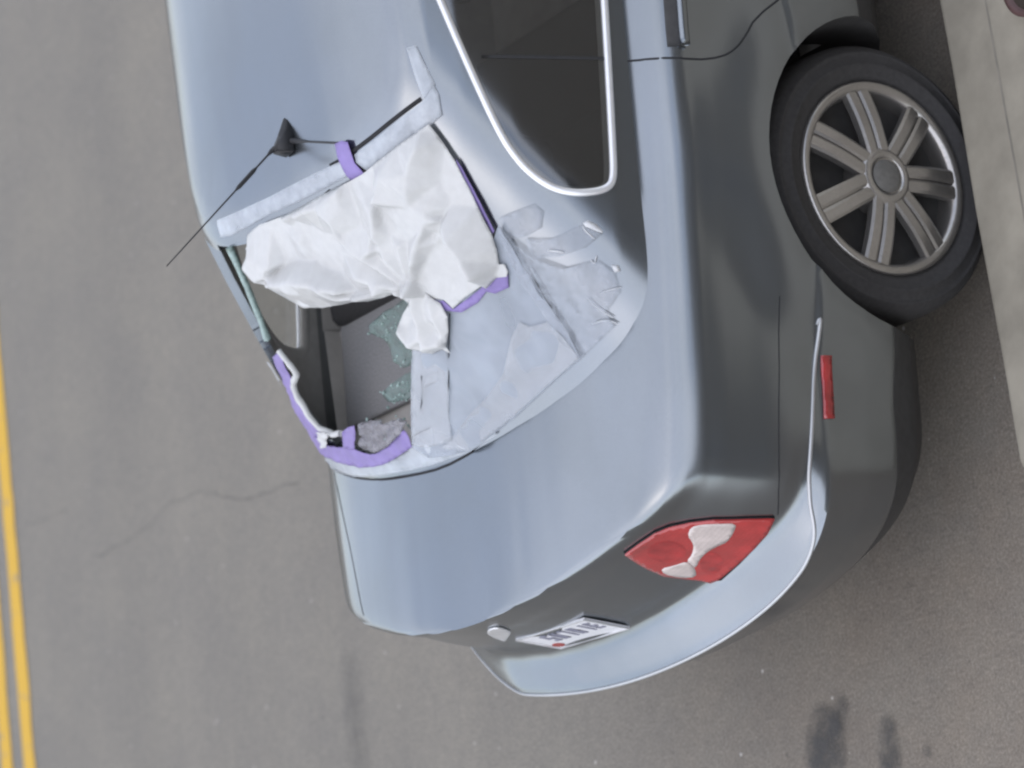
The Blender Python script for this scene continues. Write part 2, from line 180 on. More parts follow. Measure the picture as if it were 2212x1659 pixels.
    'r12': [(0.3718, -0.0155, 1.2816), (0.3977, -0.0135, 1.2786), (0.3973, -0.0282, 1.2693), (0.3586, -0.0654, 1.2508), (0.3212, -0.1093, 1.2267), (0.2719, -0.1537, 1.2028)],
    'r13': [(-0.0143, 0.0818, 1.3669), (0.139, 0.0666, 1.3549), (0.2474, 0.0785, 1.3552)],
    'r14': [(0.4424, -0.0049, 1.2754), (0.4659, -0.0579, 1.235)],
    'r15': [(-0.2533, 0.0758, 1.353), (-0.2098, 0.0381, 1.3335), (-0.1752, 0.0127, 1.3199), (-0.2395, -0.0052, 1.3038)],
    'stain1': [(-0.03, -1.084), (0.006, -1.055), (0.061, -1.085), (0.098, -1.041), (0.135, -1.084), (0.106, -1.142), (0.098, -1.276), (-0.093, -1.255), (-0.08, -1.153)],
    'stain2': [(0.224, -1.135), (0.272, -1.124), (0.311, -1.163), (0.305, -1.299), (0.194, -1.287)],
    'stain3': [(0.38, -1.216), (0.407, -1.206), (0.423, -1.232), (0.415, -1.258), (0.384, -1.26), (0.37, -1.242)],
    'crack1': [(-4.504, 0.119), (-4.23, 0.113), (-3.964, 0.134), (-3.747, 0.179), (-3.541, 0.19), (-3.35, 0.134), (-3.166, 0.077), (-2.911, 0.053), (-2.7, 0.05)],
    'crack2': [(-5.166, 0.375), (-4.911, 0.374), (-4.715, 0.363)],
    'road_stripe': [(-2.514, -0.522), (-2.366, -0.552), (-2.336, -0.721), (-2.306, -1.019), (-2.524, -0.995), (-2.519, -0.725)],
}

# ------------------------------------------------------------------ helpers
def link(o, parent=None):
    COL.objects.link(o)
    if parent is not None:
        o.parent = parent
    return o

def empty(name, loc=(0, 0, 0), parent=None):
    o = bpy.data.objects.new(name, None)
    o.location = loc
    o.empty_display_size = 0.1
    return link(o, parent)

def tag(o, label=None, cat=None, group=None, kind=None):
    if label: o['label'] = label
    if cat: o['category'] = cat
    if group: o['group'] = group
    if kind: o['kind'] = kind
    return o

def mesh_obj(name, verts, faces, mat, parent=None, smooth=True):
    me = bpy.data.meshes.new(name)
    me.from_pydata([tuple(v) for v in verts], [], [tuple(f) for f in faces])
    me.validate()
    me.update()
    if mat is not None:
        for mm in (mat if isinstance(mat, (list, tuple)) else [mat]):
            me.materials.append(mm)
    if smooth and len(me.polygons):
        me.polygons.foreach_set('use_smooth', [True] * len(me.polygons))
    return link(bpy.data.objects.new(name, me), parent)

def bm_obj(name, bm, mat, parent=None, smooth=False):
    me = bpy.data.meshes.new(name)
    bmesh.ops.recalc_face_normals(bm, faces=bm.faces)
    bm.to_mesh(me)
    bm.free()
    for mm in (mat if isinstance(mat, (list, tuple)) else [mat]):
        me.materials.append(mm)
    if smooth:
        me.polygons.foreach_set('use_smooth', [True] * len(me.polygons))
    return link(bpy.data.objects.new(name, me), parent)

def bake_mods(o):
    dg = bpy.context.evaluated_depsgraph_get()
    me = bpy.data.meshes.new_from_object(o.evaluated_get(dg))
    o.modifiers.clear()
    old = o.data
    o.data = me
    me.name = o.name
    bpy.data.meshes.remove(old)

def auto_smooth(me, ang=38):
    bm = bmesh.new(); bm.from_mesh(me)
    for f in bm.faces: f.smooth = True
    for e in bm.edges:
        if len(e.link_faces) == 2 and e.calc_face_angle(0) > R(ang): e.smooth = False
    bm.to_mesh(me); bm.free()

def add_box(bm, lo, hi, bevel=0.0):
    r = bmesh.ops.create_cube(bm, size=1.0)
    lo, hi = Vector(lo), Vector(hi)
    for v in r['verts']:
        v.co = Vector([lo[i] + (v.co[i] + 0.5) * (hi[i] - lo[i]) for i in range(3)])
    if bevel > 0:
        es = list({e for v in r['verts'] for e in v.link_edges})
        bmesh.ops.bevel(bm, geom=es, offset=bevel, segments=3, profile=0.6, affect='EDGES')

def resample(pts, step, closed=False):
    P = [Vector(p) for p in pts]
    if closed: P = P + [P[0]]
    out = []
    for a, b in zip(P[:-1], P[1:]):
        n = max(1, int(math.ceil((b - a).length / step)))
        for i in range(n): out.append(a.lerp(b, i / n))
    if not closed: out.append(P[-1])
    return out

def smooth_line(pts, it=2, closed=False):
    P = [Vector(p) for p in pts]
    for _ in range(it):                         # Chaikin corner cutting
        Q = []
        n = len(P)
        rng = range(n if closed else n - 1)
        if not closed: Q.append(P[0])
        for i in rng:
            a, b = P[i], P[(i + 1) % n]
            Q.append(a.lerp(b, .25)); Q.append(a.lerp(b, .75))
        if not closed: Q.append(P[-1])
        P = Q
    return P

def tube(name, pts, rad, mat, parent=None, seg=8, closed=False, flat=None, normals=None):
    """swept tube; rad is a number or a list; flat=(w,h) with normals gives a moulding section"""
    P = [Vector(p) for p in pts]
    n = len(P)
    V, F = [], []
    for i, p in enumerate(P):
        a = P[(i - 1) % n] if (closed or i > 0) else p
        b = P[(i + 1) % n] if (closed or i < n - 1) else p
        t = (b - a).normalized()
        up = Vector(normals[i]) if normals else Vector((0.31, 0.2, 0.93))
        s = t.cross(up).normalized()
        u = s.cross(t).normalized()
        r = rad[i] if isinstance(rad, (list, tuple)) else rad
        for k in range(seg):
            an = 2 * math.pi * k / seg
            w, h = (flat if flat else (r, r))
            V.append(p + s * (math.cos(an) * w) + u * (math.sin(an) * h))
    for i in range(n if closed else n - 1):
        j = (i + 1) % n
        for k in range(seg):
            l = (k + 1) % seg
            F.append((i * seg + k, i * seg + l, j * seg + l, j * seg + k))
    if not closed:
        F.append(tuple(range(seg))); F.append(tuple(reversed(range((n - 1) * seg, n * seg))))
    return mesh_obj(name, V, F, mat, parent)

def lathe(name, prof, seg, mat, parent=None, axis='X'):
    """prof: (radius, offset along axis)"""
    V, F = [], []
    for i in range(seg):
        a = 2 * math.pi * i / seg
        for r, x in prof:
            V.append((x, r * math.cos(a), r * math.sin(a)))
    n = len(prof)
    for i in range(seg):
        j = (i + 1) % seg
        for k in range(n - 1):
            F.append((i * n + k, j * n + k, j * n + k + 1, i * n + k + 1))
    return mesh_obj(name, V, F, mat, parent)

# ------------------------------------------------------------------ materials
def mat_new(name):
    m = bpy.data.materials.new(name)
    m.use_nodes = True
    n = m.node_tree
    b = n.nodes['Principled BSDF']
    return m, n, b

def noise_node(n, scale, detail=4, coord='Object', stretch=None, rough=.55):
    tc = n.nodes.new('ShaderNodeTexCoord')
    src = tc.outputs[coord]
    if stretch:
        mp = n.nodes.new('ShaderNodeMapping'); mp.inputs['Scale'].default_value = stretch
        n.links.new(src, mp.inputs['Vector']); src = mp.outputs['Vector']
    t = n.nodes.new('ShaderNodeTexNoise')
    t.inputs['Scale'].default_value = scale
    t.inputs['Detail'].default_value = detail
    t.inputs['Roughness'].default_value = rough
    n.links.new(src, t.inputs['Vector'])
    return t.outputs['Fac']

def ramp(n, fac, stops):
    r = n.nodes.new('ShaderNodeValToRGB')
    el = r.color_ramp.elements
    while len(el) < len(stops): el.new(0.5)
    for e, (p, c) in zip(el, stops):
        e.position = p
        e.color = c if len(c) == 4 else (*c, 1)
    n.links.new(fac, r.inputs['Fac'])
    return r.outputs['Color']

def mixc(n, a, b, fac, mode='MIX'):
    x = n.nodes.new('ShaderNodeMix'); x.data_type = 'RGBA'; x.blend_type = mode
    for sock, val in ((x.inputs[0], fac), (x.inputs[6], a), (x.inputs[7], b)):
        if isinstance(val, (int, float)): sock.default_value = val
        elif isinstance(val, tuple): sock.default_value = val if len(val) == 4 else (*val, 1)
        else: n.links.new(val, sock)
    return x.outputs[2]

def bump(n, b, fac, strength, dist=.01):
    bp = n.nodes.new('ShaderNodeBump')
    bp.inputs['Strength'].default_value = strength
    bp.inputs['Distance'].default_value = dist
    n.links.new(fac, bp.inputs['Height'])
    n.links.new(bp.outputs['Normal'], b.inputs['Normal'])

def simple(name, col, rough=.5, metal=0., var=.12, scale=30, spec=.5, coat=0., bmp=0.):
    m, n, b = mat_new(name)
    f = noise_node(n, scale)
    lo = tuple(c * (1 - var) for c in col); hi = tuple(min(1, c * (1 + var)) for c in col)
    n.links.new(ramp(n, f, [(.3, lo), (.7, hi)]), b.inputs['Base Color'])
    b.inputs['Roughness'].default_value = rough
    b.inputs['Metallic'].default_value = metal
    b.inputs['Specular IOR Level'].default_value = spec
    b.inputs['Coat Weight'].default_value = coat
    if bmp: bump(n, b, f, bmp)
    return m

def paint_mat():
    m, n, b = mat_new('silver_paint')
    flake = noise_node(n, 900, 2)
    big = noise_node(n, 2.2, 5)
    c1 = ramp(n, flake, [(.35, (.262, .284, .308)), (.65, (.305, .328, .352))])
    dust = ramp(n, big, [(.4, (1, 1, 1)), (.75, (.9, .9, .88))])
    n.links.new(mixc(n, c1, dust, 1.0, 'MULTIPLY'), b.inputs['Base Color'])
    b.inputs['Metallic'].default_value = .97
    rr = ramp(n, big, [(.3, (.20, .20, .20)), (.75, (.27, .27, .27))])
    n.links.new(rr, b.inputs['Roughness'])
    b.inputs['Coat Weight'].default_value = .2
    wob = noise_node(n, 3.2, 1.5, 'Object', (1.6, .22, 1.0))      # faint waviness of the pressed panels, along the car
    bump(n, b, wob, .09, .05)
    b.inputs['Coat Roughness'].default_value = .16
    return m

def asphalt_mat():
    m, n, b = mat_new('asphalt')
    tc = n.nodes.new('ShaderNodeTexCoord')
    def N(scale, detail, st=None, rough=.6, loc=None):
        mp = n.nodes.new('ShaderNodeMapping')
        if st: mp.inputs['Scale'].default_value = st
        if loc: mp.inputs['Location'].default_value = loc
        n.links.new(tc.outputs['Object'], mp.inputs['Vector'])
        t = n.nodes.new('ShaderNodeTexNoise')
        t.inputs['Scale'].default_value = scale; t.inputs['Detail'].default_value = detail
        t.inputs['Roughness'].default_value = rough
        n.links.new(mp.outputs['Vector'], t.inputs['Vector'])
        return t.outputs['Fac']
    grain = N(120, 5, None, .8)
    c = ramp(n, grain, [(.25, (.11, .1025, .090)), (.5, (.197, .1835, .159)), (.8, (.345, .320, .276))])
    mott = N(24, 4, None, .7, (3, 1, 0))
    c = mixc(n, c, ramp(n, mott, [(.3, (.90, .90, .905)), (.7, (1.08, 1.075, 1.06))]), 1.0, 'MULTIPLY')
    # long wheel-worn bands along the street
    bands = N(1.0, 3, (1.3, .06, 1))
    c = mixc(n, c, ramp(n, bands, [(.35, (.94, .94, .945)), (.65, (1.04, 1.035, 1.03))]), 1.0, 'MULTIPLY')
    blot = N(2.2, 6)
    c = mixc(n, c, ramp(n, blot, [(.35, (.93, .93, .94)), (.7, (1.05, 1.04, 1.02))]), 1.0, 'MULTIPLY')
    # rusty, dirty gutter by the kerb
    sx = n.nodes.new('ShaderNodeSeparateXYZ'); n.links.new(tc.outputs['Object'], sx.inputs[0])
    mr = n.nodes.new('ShaderNodeMapRange'); mr.inputs['From Min'].default_value = -1.2; mr.inputs['From Max'].default_value = .2
    n.links.new(sx.outputs['X'], mr.inputs['Value'])
    rust = N(5, 5, None, .6, (4, 2, 0))
    mu = n.nodes.new('ShaderNodeMath'); mu.operation = 'MULTIPLY'
    n.links.new(mr.outputs['Result'], mu.inputs[0])
    n.links.new(ramp(n, rust, [(.3, (.45, .45, .45)), (.7, (1, 1, 1))]), mu.inputs[1])
    c = mixc(n, c, mixc(n, c, (.94, .87, .83), 1.0, 'MULTIPLY'), mu.outputs[0])
    # pale grit and dark tar specks
    v = n.nodes.new('ShaderNodeTexVoronoi'); v.inputs['Scale'].default_value = 9
    n.links.new(tc.outputs['Object'], v.inputs['Vector'])
    c = mixc(n, c, (.42, .40, .37), ramp(n, v.outputs['Distance'], [(.03, (1, 1, 1)), (.055, (0, 0, 0))]))
    v2 = n.nodes.new('ShaderNodeTexVoronoi'); v2.inputs['Scale'].default_value = 5.3
    mp2 = n.nodes.new('ShaderNodeMapping'); mp2.inputs['Location'].default_value = (.7, .3, 0)
    n.links.new(tc.outputs['Object'], mp2.inputs['Vector']); n.links.new(mp2.outputs['Vector'], v2.inputs['Vector'])
    c = mixc(n, c, (.07, .065, .06), ramp(n, v2.outputs['Distance'], [(.02, (.6, .6, .6)), (.045, (0, 0, 0))]))
    n.links.new(c, b.inputs['Base Color'])
    b.inputs['Roughness'].default_value = .85
    b.inputs['Specular IOR Level'].default_value = .3
    bump(n, b, grain, .35, .004)
    return m

def stain_mat(name, col, alpha):
    """oily stain: only a shade of its own, soft at its rim through a noisy alpha"""
    m, n, b = mat_new(name)
    f = noise_node(n, 28, 5)
    n.links.new(ramp(n, f, [(.3, tuple(c * .85 for c in col)), (.7, tuple(c * 1.15 for c in col))]), b.inputs['Base Color'])
    b.inputs['Roughness'].default_value = .6
    at = n.nodes.new('ShaderNodeAttribute'); at.attribute_name = 'rim'
    mu = n.nodes.new('ShaderNodeMath'); mu.operation = 'MULTIPLY'
    bl = noise_node(n, 13, 5, rough=.65)
    n.links.new(at.outputs['Fac'], mu.inputs[0])
    n.links.new(ramp(n, bl, [(.36, (alpha * .35,) * 3), (.56, (alpha,) * 3)]), mu.inputs[1])
    n.links.new(mu.outputs[0], b.inputs['Alpha'])
    return m

def film_mat(name, col, alpha, rough=.2, crinkle=.6, scale=26, spec=.6, stretch=None, var=.25, detail=5):
    """thin clear plastic: part see-through, part milky sheen"""
    m, n, b = mat_new(name)
    f = noise_node(n, scale, detail, stretch=stretch)
    n.links.new(ramp(n, f, [(.3, tuple(c * .88 for c in col)), (.7, col)]), b.inputs['Base Color'])
    b.inputs['Roughness'].default_value = rough
    b.inputs['Specular IOR Level'].default_value = spec
    a = ramp(n, f, [(.3, (alpha - var,) * 3), (.7, (min(1, alpha + var * .6),) * 3)])
    n.links.new(a, b.inputs['Alpha'])
    if crinkle:
        tcv = n.nodes.new('ShaderNodeTexCoord')
        vo = n.nodes.new('ShaderNodeTexVoronoi'); vo.inputs['Scale'].default_value = 15
        n.links.new(tcv.outputs['Object'], vo.inputs['Vector'])
        ad = n.nodes.new('ShaderNodeMath'); ad.operation = 'MULTIPLY_ADD'; ad.inputs[1].default_value = .7
        n.links.new(vo.outputs['Distance'], ad.inputs[0]); n.links.new(f, ad.inputs[2])
        bump(n, b, ad.outputs[0], crinkle, .010)
    return m

def bag_mat():
    m, n, b = mat_new('white_bag_plastic')
    f = noise_node(n, 45, 5)
    n.links.new(ramp(n, f, [(.3, (.70, .70, .685)), (.7, (.76, .76, .745))]), b.inputs['Base Color'])
    b.inputs['Roughness'].default_value = .26
    b.inputs['Specular IOR Level'].default_value = .6
    b.inputs['Subsurface Weight'].default_value = 0
    tcv = n.nodes.new('ShaderNodeTexCoord')
    vo = n.nodes.new('ShaderNodeTexVoronoi'); vo.inputs['Scale'].default_value = 17; vo.inputs['Randomness'].default_value = 1
    n.links.new(tcv.outputs['Object'], vo.inputs['Vector'])
    vo2 = n.nodes.new('ShaderNodeTexVoronoi'); vo2.inputs['Scale'].default_value = 46
    n.links.new(tcv.outputs['Object'], vo2.inputs['Vector'])
    ad = n.nodes.new('ShaderNodeMath'); ad.operation = 'MULTIPLY_ADD'; ad.inputs[1].default_value = .35
    n.links.new(vo2.outputs['Distance'], ad.inputs[0]); n.links.new(vo.outputs['Distance'], ad.inputs[2])
    bump(n, b, ad.outputs[0], .07, .012)
    tr = n.nodes.new('ShaderNodeBsdfTranslucent'); tr.inputs['Color'].default_value = (.8, .8, .8, 1)
    mx = n.nodes.new('ShaderNodeMixShader'); mx.inputs[0].default_value = .25
    out = n.nodes['Material Output']
    n.links.new(b.outputs[0], mx.inputs[1]); n.links.new(tr.outputs[0], mx.inputs[2])
    tp = n.nodes.new('ShaderNodeBsdfTransparent')
    m2 = n.nodes.new('ShaderNodeMixShader'); m2.inputs[0].default_value = .10
    n.links.new(mx.outputs[0], m2.inputs[1]); n.links.new(tp.outputs[0], m2.inputs[2])
    n.links.new(m2.outputs[0], out.inputs['Surface'])
    return m

def glass_mat(name, tint, fac=.12):
    m, n, b = mat_new(name)
    n.nodes.remove(b)
    gl = n.nodes.new('ShaderNodeBsdfGlossy'); gl.inputs['Roughness'].default_value = .12
    tr = n.nodes.new('ShaderNodeBsdfTransparent'); tr.inputs['Color'].default_value = (*tint, 1)
    lw = n.nodes.new('ShaderNodeLayerWeight'); lw.inputs['Blend'].default_value = .5
    pw = n.nodes.new('ShaderNodeMath'); pw.operation = 'POWER'; pw.inputs[1].default_value = 4.0
    n.links.new(lw.outputs['Facing'], pw.inputs[0])
    fr = n.nodes.new('ShaderNodeMath'); fr.operation = 'MULTIPLY_ADD'; fr.inputs[1].default_value = .9; fr.inputs[2].default_value = fac
    n.links.new(pw.outputs[0], fr.inputs[0])
    mx = n.nodes.new('ShaderNodeMixShader')
    n.links.new(fr.outputs[0], mx.inputs[0]); n.links.new(tr.outputs[0], mx.inputs[1]); n.links.new(gl.outputs[0], mx.inputs[2])
    n.links.new(mx.outputs[0], n.nodes['Material Output'].inputs['Surface'])
    return m

PAINT = paint_mat()
ASPHALT = asphalt_mat()
CONCRETE = simple('concrete', (.29, .265, .215), .9, var=.16, scale=9, spec=.3, bmp=.2)
CONCRETE_DARK = simple('kerb_concrete', (.215, .197, .165), .9, var=.2, scale=12, spec=.3, bmp=.2)
BLACK = simple('black_plastic', (.022, .022, .024), .55, scale=60)
SEAM = simple('seam_shadow_gap', (.035, .035, .037), .9, scale=60, spec=.1)
RUBBER = simple('tyre_rubber', (.055, .053, .053), .85, scale=90, spec=.3, bmp=.15)
ALLOY = simple('hubcap_silver', (.46, .44, .42), .27, metal=.82, var=.08, scale=160)
CHROME = simple('bright_trim', (.82, .82, .83), .25, metal=.5, var=.03, scale=60)
SHADE_GREY = simple('shade_dark_grey', (.055, .054, .054), .6, scale=50, spec=.3)  # dark grey; on the lower body it paints the under-car shade
HUBGREY = simple('hub_cap_grey', (.16, .155, .145), .8, scale=90, spec=.2)
MOULD = simple('bumper_strip', (.50, .51, .52), .34, metal=.6, var=.03, scale=60)
WELL = simple('wheel_well_liner', (.065, .063, .062), .9, scale=30, spec=.15)
CABIN = simple('cabin_trim_grey', (.44, .42, .39), .85, var=.1, scale=18, spec=.2)
HEADLINER = simple('cabin_headliner', (.42, .40, .37), .9, var=.08, scale=40, spec=.2)
FABRIC = simple('seat_fabric_dark', (.04, .039, .039), .95, var=.2, scale=160, spec=.1, bmp=.2)
SHELF = simple('parcel_shelf_felt', (.24, .237, .236), .95, var=.2, scale=200, spec=.1, bmp=.2)
RED = simple('red_lens', (.42, .035, .035), .22, var=.2, scale=14, coat=.5)
RED_DEEP = simple('red_lens_deep', (.38, .025, .027), .2, var=.3, scale=22, coat=.6)
def facet(m, scale, strength):
    n = m.node_tree; b = n.nodes['Principled BSDF']
    tc = n.nodes.new('ShaderNodeTexCoord')
    vo = n.nodes.new('ShaderNodeTexVoronoi'); vo.inputs['Scale'].default_value = scale; vo.inputs['Randomness'].default_value = .25
    n.links.new(tc.outputs['Object'], vo.inputs['Vector'])
    bump(n, b, vo.outputs['Distance'], strength, .006)
    b.inputs['Coat Weight'].default_value = 1.0
    b.inputs['Coat Roughness'].default_value = .05
facet(RED, 110, .15); facet(RED_DEEP, 34, .22)
CLEARLENS = simple('clear_lens', (.60, .52, .49), .25, var=.14, scale=20, coat=.5)
WHITEPAINT = simple('plate_white', (.72, .72, .74), .4, var=.05, scale=50)
PLATEINK = simple('plate_ink', (.24, .24, .30), .5, scale=50)
PLATERED = simple('plate_red_emblem', (.34, .06, .05), .5, scale=50)
YELLOW = None
PURPLE = simple('purple_tape', (.23, .175, .40), .42, var=.13, scale=16, spec=.4, bmp=.25)
BAG = bag_mat()
FILM = film_mat('clear_film', (.47, .515, .58), .52, .24, .25, 5, var=.12, detail=2)
TAPE = film_mat('clear_packing_tape', (.52, .56, .62), .26, .24, .35, 26, var=.15)
TAPE_PALE = film_mat('milky_packing_tape', (.68, .72, .77), .46, .28, .3, 14, var=.14)
FOLD_HIGHLIGHT = simple('plastic_fold_highlight', (.62, .63, .64), .2, var=.1, scale=60)  # pale colour stands for light caught on the plastic folds
TAPE_WHITE = film_mat('folded_tape', (.60, .62, .65), .30, .24, .3, 8, var=.06, detail=2)
SHARD = film_mat('crazed_green_glass', (.13, .20, .18), .55, .12, 1.0, 38, .7, var=.32)
SHARD_EDGE = simple('glass_crumb_green', (.27, .36, .335), .15, var=.3, scale=90, spec=.7)
TINT = glass_mat('tinted_glass', (.36, .37, .37), .26)
FARGLASS = glass_mat('far_side_glass', (.74, .75, .73), .08)
CLEARGLASS = glass_mat('windscreen_glass', (.55, .6, .58))
facet(CLEARLENS, 90, .18)
MAROON = simple('maroon_glaze', (.10, .055, .052), .5, var=.2, scale=14)
SOIL = simple('potting_soil', (.04, .03, .022), .95, scale=60, bmp=.4)
BRICK = simple('painted_brick', (.20, .185, .165), .85, var=.2, scale=3, spec=.2)

def yellow_mat():
    m, n, b = mat_new('road_paint_yellow')
    f = noise_node(n, 14, 6)
    g = noise_node(n, 190, 2)
    c = ramp(n, g, [(.3, (.50, .295, .028)), (.7, (.62, .375, .042))])
    c = mixc(n, c, (.23, .20, .16), ramp(n, f, [(.60, (0, 0, 0)), (.70, (.8, .8, .8))]))
    n.links.new(c, b.inputs['Base Color'])
    b.inputs['Roughness'].default_value = .8
    return m
YELLOW = yellow_mat()

# ------------------------------------------------------------------ the car's surfaces
def sstep(x, a, b):
    t = min(1, max(0, (x - a) / (b - a)))
    return t * t * (3 - 2 * t)

def interp(tab, z):
    zs = [t[0] for t in tab]
    return [float(np.interp(z, zs, [t[k] for t in tab])) for k in range(1, len(tab[0]))]

# z, half width, rear end, rear bow, corner exponent, front end
BODY = [(.20, .74, -.76, .20, 6, 3.42), (.24, .79, -.83, .20, 6.5, 3.50), (.30, .835, -.90, .20, 7, 3.55), (.38, .865, -.955, .20, 7, 3.56), (.47, .880, -.990, .20, 7, 3.58),
        (.56, .887, -1.014, .20, 7, 3.58), (.580, .890, -1.021, .20, 7, 3.575), (.588, .890, -1.021, .20, 7, 3.57), (.596, .886, -1.012, .20, 7, 3.57),
        (.606, .884, -.998, .20, 7, 3.565), (.622, .885, -.968, .20, 7, 3.56), (.640, .886, -.942, .20, 8.5, 3.55), (.656, .886, -.922, .20, 11, 3.55),
        (.68, .885, -.912, .20, 13, 3.54), (.75, .877, -.901, .20, 14, 3.50), (.82, .872, -.893, .21, 15, 3.46), (.865, .864, -.889, .22, 16, 3.42),
        (.900, .842, -.889, .22, 18, 3.38), (.920, .812, -.888, .22, 20, 3.35), (.940, .735, -.886, .22, 20, 3.32), (.955, .63, -.885, .22, 12, 3.30),
        (.970, .45, -.884, .22, 12, 3.28), (.980, .28, -.8835, .22, 12, 3.27), (.984, .12, -.8835, .22, 12, 3.26)]
WHEELS_Y = (0.0, 2.72)
ARCH_R = .366

def plan_loop(W, Yr, b, n, Yf, y0r, y0f, nf, bf, nr, ns, nfr):
    """right half of a plan outline, rear centre -> front centre"""
    def rs(P, k):
        P = np.array(P); d = np.hypot(*np.diff(P, axis=0).T)
        turn = np.zeros(len(d)); h = np.unwrap(np.arctan2(np.diff(P[:, 1]), np.diff(P[:, 0])))
        turn[1:] = np.abs(np.diff(h))
        c = np.r_[0, np.cumsum(d / d.sum() + .6 * turn / max(1e-6, turn.sum()))]
        t = np.linspace(0, c[-1], k + 1)
        return list(zip(np.interp(t, c, P[:, 0]), np.interp(t, c, P[:, 1])))
    A = []
    for i in range(1201):
        x = W * math.sin(math.pi / 2 * i / 1200)
        u = x / W
        v = max(0.0, 1 - u ** n) ** (1 / n)
        A.append((x, y0r + (Yr + b * x * x - y0r) * v))
    out = rs(A, nr)[:-1]
    for i in range(ns):
        t = i / ns
        out.append((W, y0r + (y0f - y0r) * t))
    A = []
    for i in range(601):
        x = W * math.cos(math.pi / 2 * i / 600)
        v = max(0.0, 1 - (x / W) ** nf) ** (1 / nf)
        A.append((x, y0f + (Yf - bf * x * x - y0f) * v))
    return out + rs(A, nfr)

def body_warp(x, y, z):
    s = 1 if x >= 0 else -1
    k = .058 * sstep(z, .602, .650) * sstep(-y, .46, .94) + .060 * sstep(z, .64, .92) * sstep(-y, -.1, .75)
    k += .07 * (max(0, y - 2.3) / 1.2) ** 2
    if x < 0: k += .030 * sstep(-x, .35, .8) * sstep(z, .70, .90) * sstep(-y, -.3, .4)
    x *= 1 - k
    for wy in WHEELS_Y:                                    # flared arches
        r = math.hypot(y - wy, z - .322)
        if r < .56 and abs(x) > .7:
            x += s * .034 * (1 - sstep(r, .37, .55)) * sstep(z, .20, .42)
    if x < -.42 and y < -.5: y += .8 * (-x - .42) ** 1.5 * (1 - sstep(z, .64, .70))   # the far bumper corner is pushed in
    d = .16 * sstep(y, 1.6, 2.4) + .10 * max(0, y - 2.4)   # bonnet falls to the nose
    if z > .5: z -= d * (z - .5) / .488
    return Vector((x, y, z))

def shell(table, levels, y0r_of, y0f_of, nf, bf, warp, counts):
    rings = []
    for z in levels:
        W, Yr, b, n, Yf = interp(table, z)
        half = plan_loop(W, Yr, b, n, Yf, y0r_of(Yr), y0f_of(Yf), nf, bf, *counts)
        loop = half + [(-x, y) for x, y in reversed(half[1:-1])]
        rings.append([warp(x, y, z) for x, y in loop])
    N = len(rings[0])
    V = [v for r in rings for v in r]
    F = []
    for a in range(len(rings) - 1):
        for k in range(N):
            l = (k + 1) % N
            F.append((a * N + k, a * N + l, (a + 1) * N + l, (a + 1) * N + k))
    return V, F, N, len(rings)

def levels_from(table, step):
    L = []
    for a, b in zip(table[:-1], table[1:]):
        n = max(1, int(math.ceil((b[0] - a[0]) / step)))
        for i in range(n): L.append(a[0] + (b[0] - a[0]) * i / n)
    L.append(table[-1][0])
    return L

BV, BF, BN, BR = shell(BODY, levels_from(BODY, .02), lambda Yr: -.35, lambda Yf: 2.95, 4.0, .25, body_warp, (84, 190, 30))
BF.append(tuple(reversed(range(BN))))
BF.append(tuple(range((BR - 1) * BN, BR * BN)))

# greenhouse: z, half width, rear, bow, exponent, front
CAB = [(.90, .778, -.60, .32, 8, 2.16), (.95, .760, -.535, .32, 8, 2.08), (.985, .748, -.488, .32, 8, 2.0), (1.07, .712, -.368, .31, 8, 1.86), (1.17, .668, -.225, .30, 8, 1.68),
       (1.27, .622, -.075, .29, 8, 1.48), (1.33, .590, .020, .28, 8, 1.34), (1.365, .560, .078, .27, 8, 1.25), (1.385, .525, .118, .26, 7, 1.17),
       (1.400, .47, .19, .24, 5, 1.10), (1.412, .40, .30, .20, 4, 1.03), (1.422, .29, .45, .15, 3, .97), (1.428, .17, .60, .1, 2.5, .92), (1.431, .012, .74, .1, 2.2, .86)]
CV, CF, CN, CR_ = shell(CAB, levels_from(CAB, .010), lambda Yr: Yr + (.62 if Yr < .11 else max(.06, .62 - (Yr - .11) * 1.05)), lambda Yf: Yf - .16, 6, .18,
                        lambda x, y, z: Vector((x, y, z + .085 * max(0, min(y, 1.0) - .25) * max(0, z - 1.05) / .38)), (90, 90, 36))
CF.append(tuple(range((CR_ - 1) * CN, CR_ * CN)))

BODY_BVH = BVHTree.FromPolygons([tuple(v) for v in BV], BF)
CAB_BVH = BVHTree.FromPolygons([tuple(v) for v in CV], CF)
SHELL_BVH = BVHTree.FromPolygons([tuple(v) for v in BV] + [tuple(v) for v in CV], BF + [tuple(i + len(BV) for i in f) for f in CF])


def snap(p, d=None, bvh=None):
    bvh = bvh or SHELL_BVH
    if d is not None:
        h = bvh.ray_cast(Vector(p) + d * .5, -d, 1.2)
        if h[0] is not None: return h[0], h[1]
    h = bvh.find_nearest(Vector(p))
    return h[0], h[1]

def outward(n):
    return n

def on_surface(pts, off, bvh=None):
    """points and normals just off the shell"""
    P, N = [], []
    for p in pts:
        h = (bvh or SHELL_BVH).find_nearest(Vector(p))
        c, nn = h[0], h[1].normalized()
        ctr = Vector((0, .4, .6))
        if nn.dot(c - ctr) < 0: nn = -nn
        P.append(c + nn * off); N.append(nn)
    return P, N

def inside_poly(x, y, poly):
    c = False
    j = len(poly) - 1
    for i in range(len(poly)):
        xi, yi = poly[i]; xj, yj = poly[j]
        if (yi > y) != (yj > y) and x < (xj - xi) * (y - yi) / (yj - yi) + xi: c = not c
        j = i
    return c

def seg_dist(p, a, b):
    ax, ay = a; bx, by = b; px, py = p
    dx, dy = bx - ax, by - ay
    L = dx * dx + dy * dy
    t = 0 if L == 0 else max(0, min(1, ((px - ax) * dx + (py - ay) * dy) / L))
    return math.hypot(px - ax - t * dx, py - ay - t * dy)

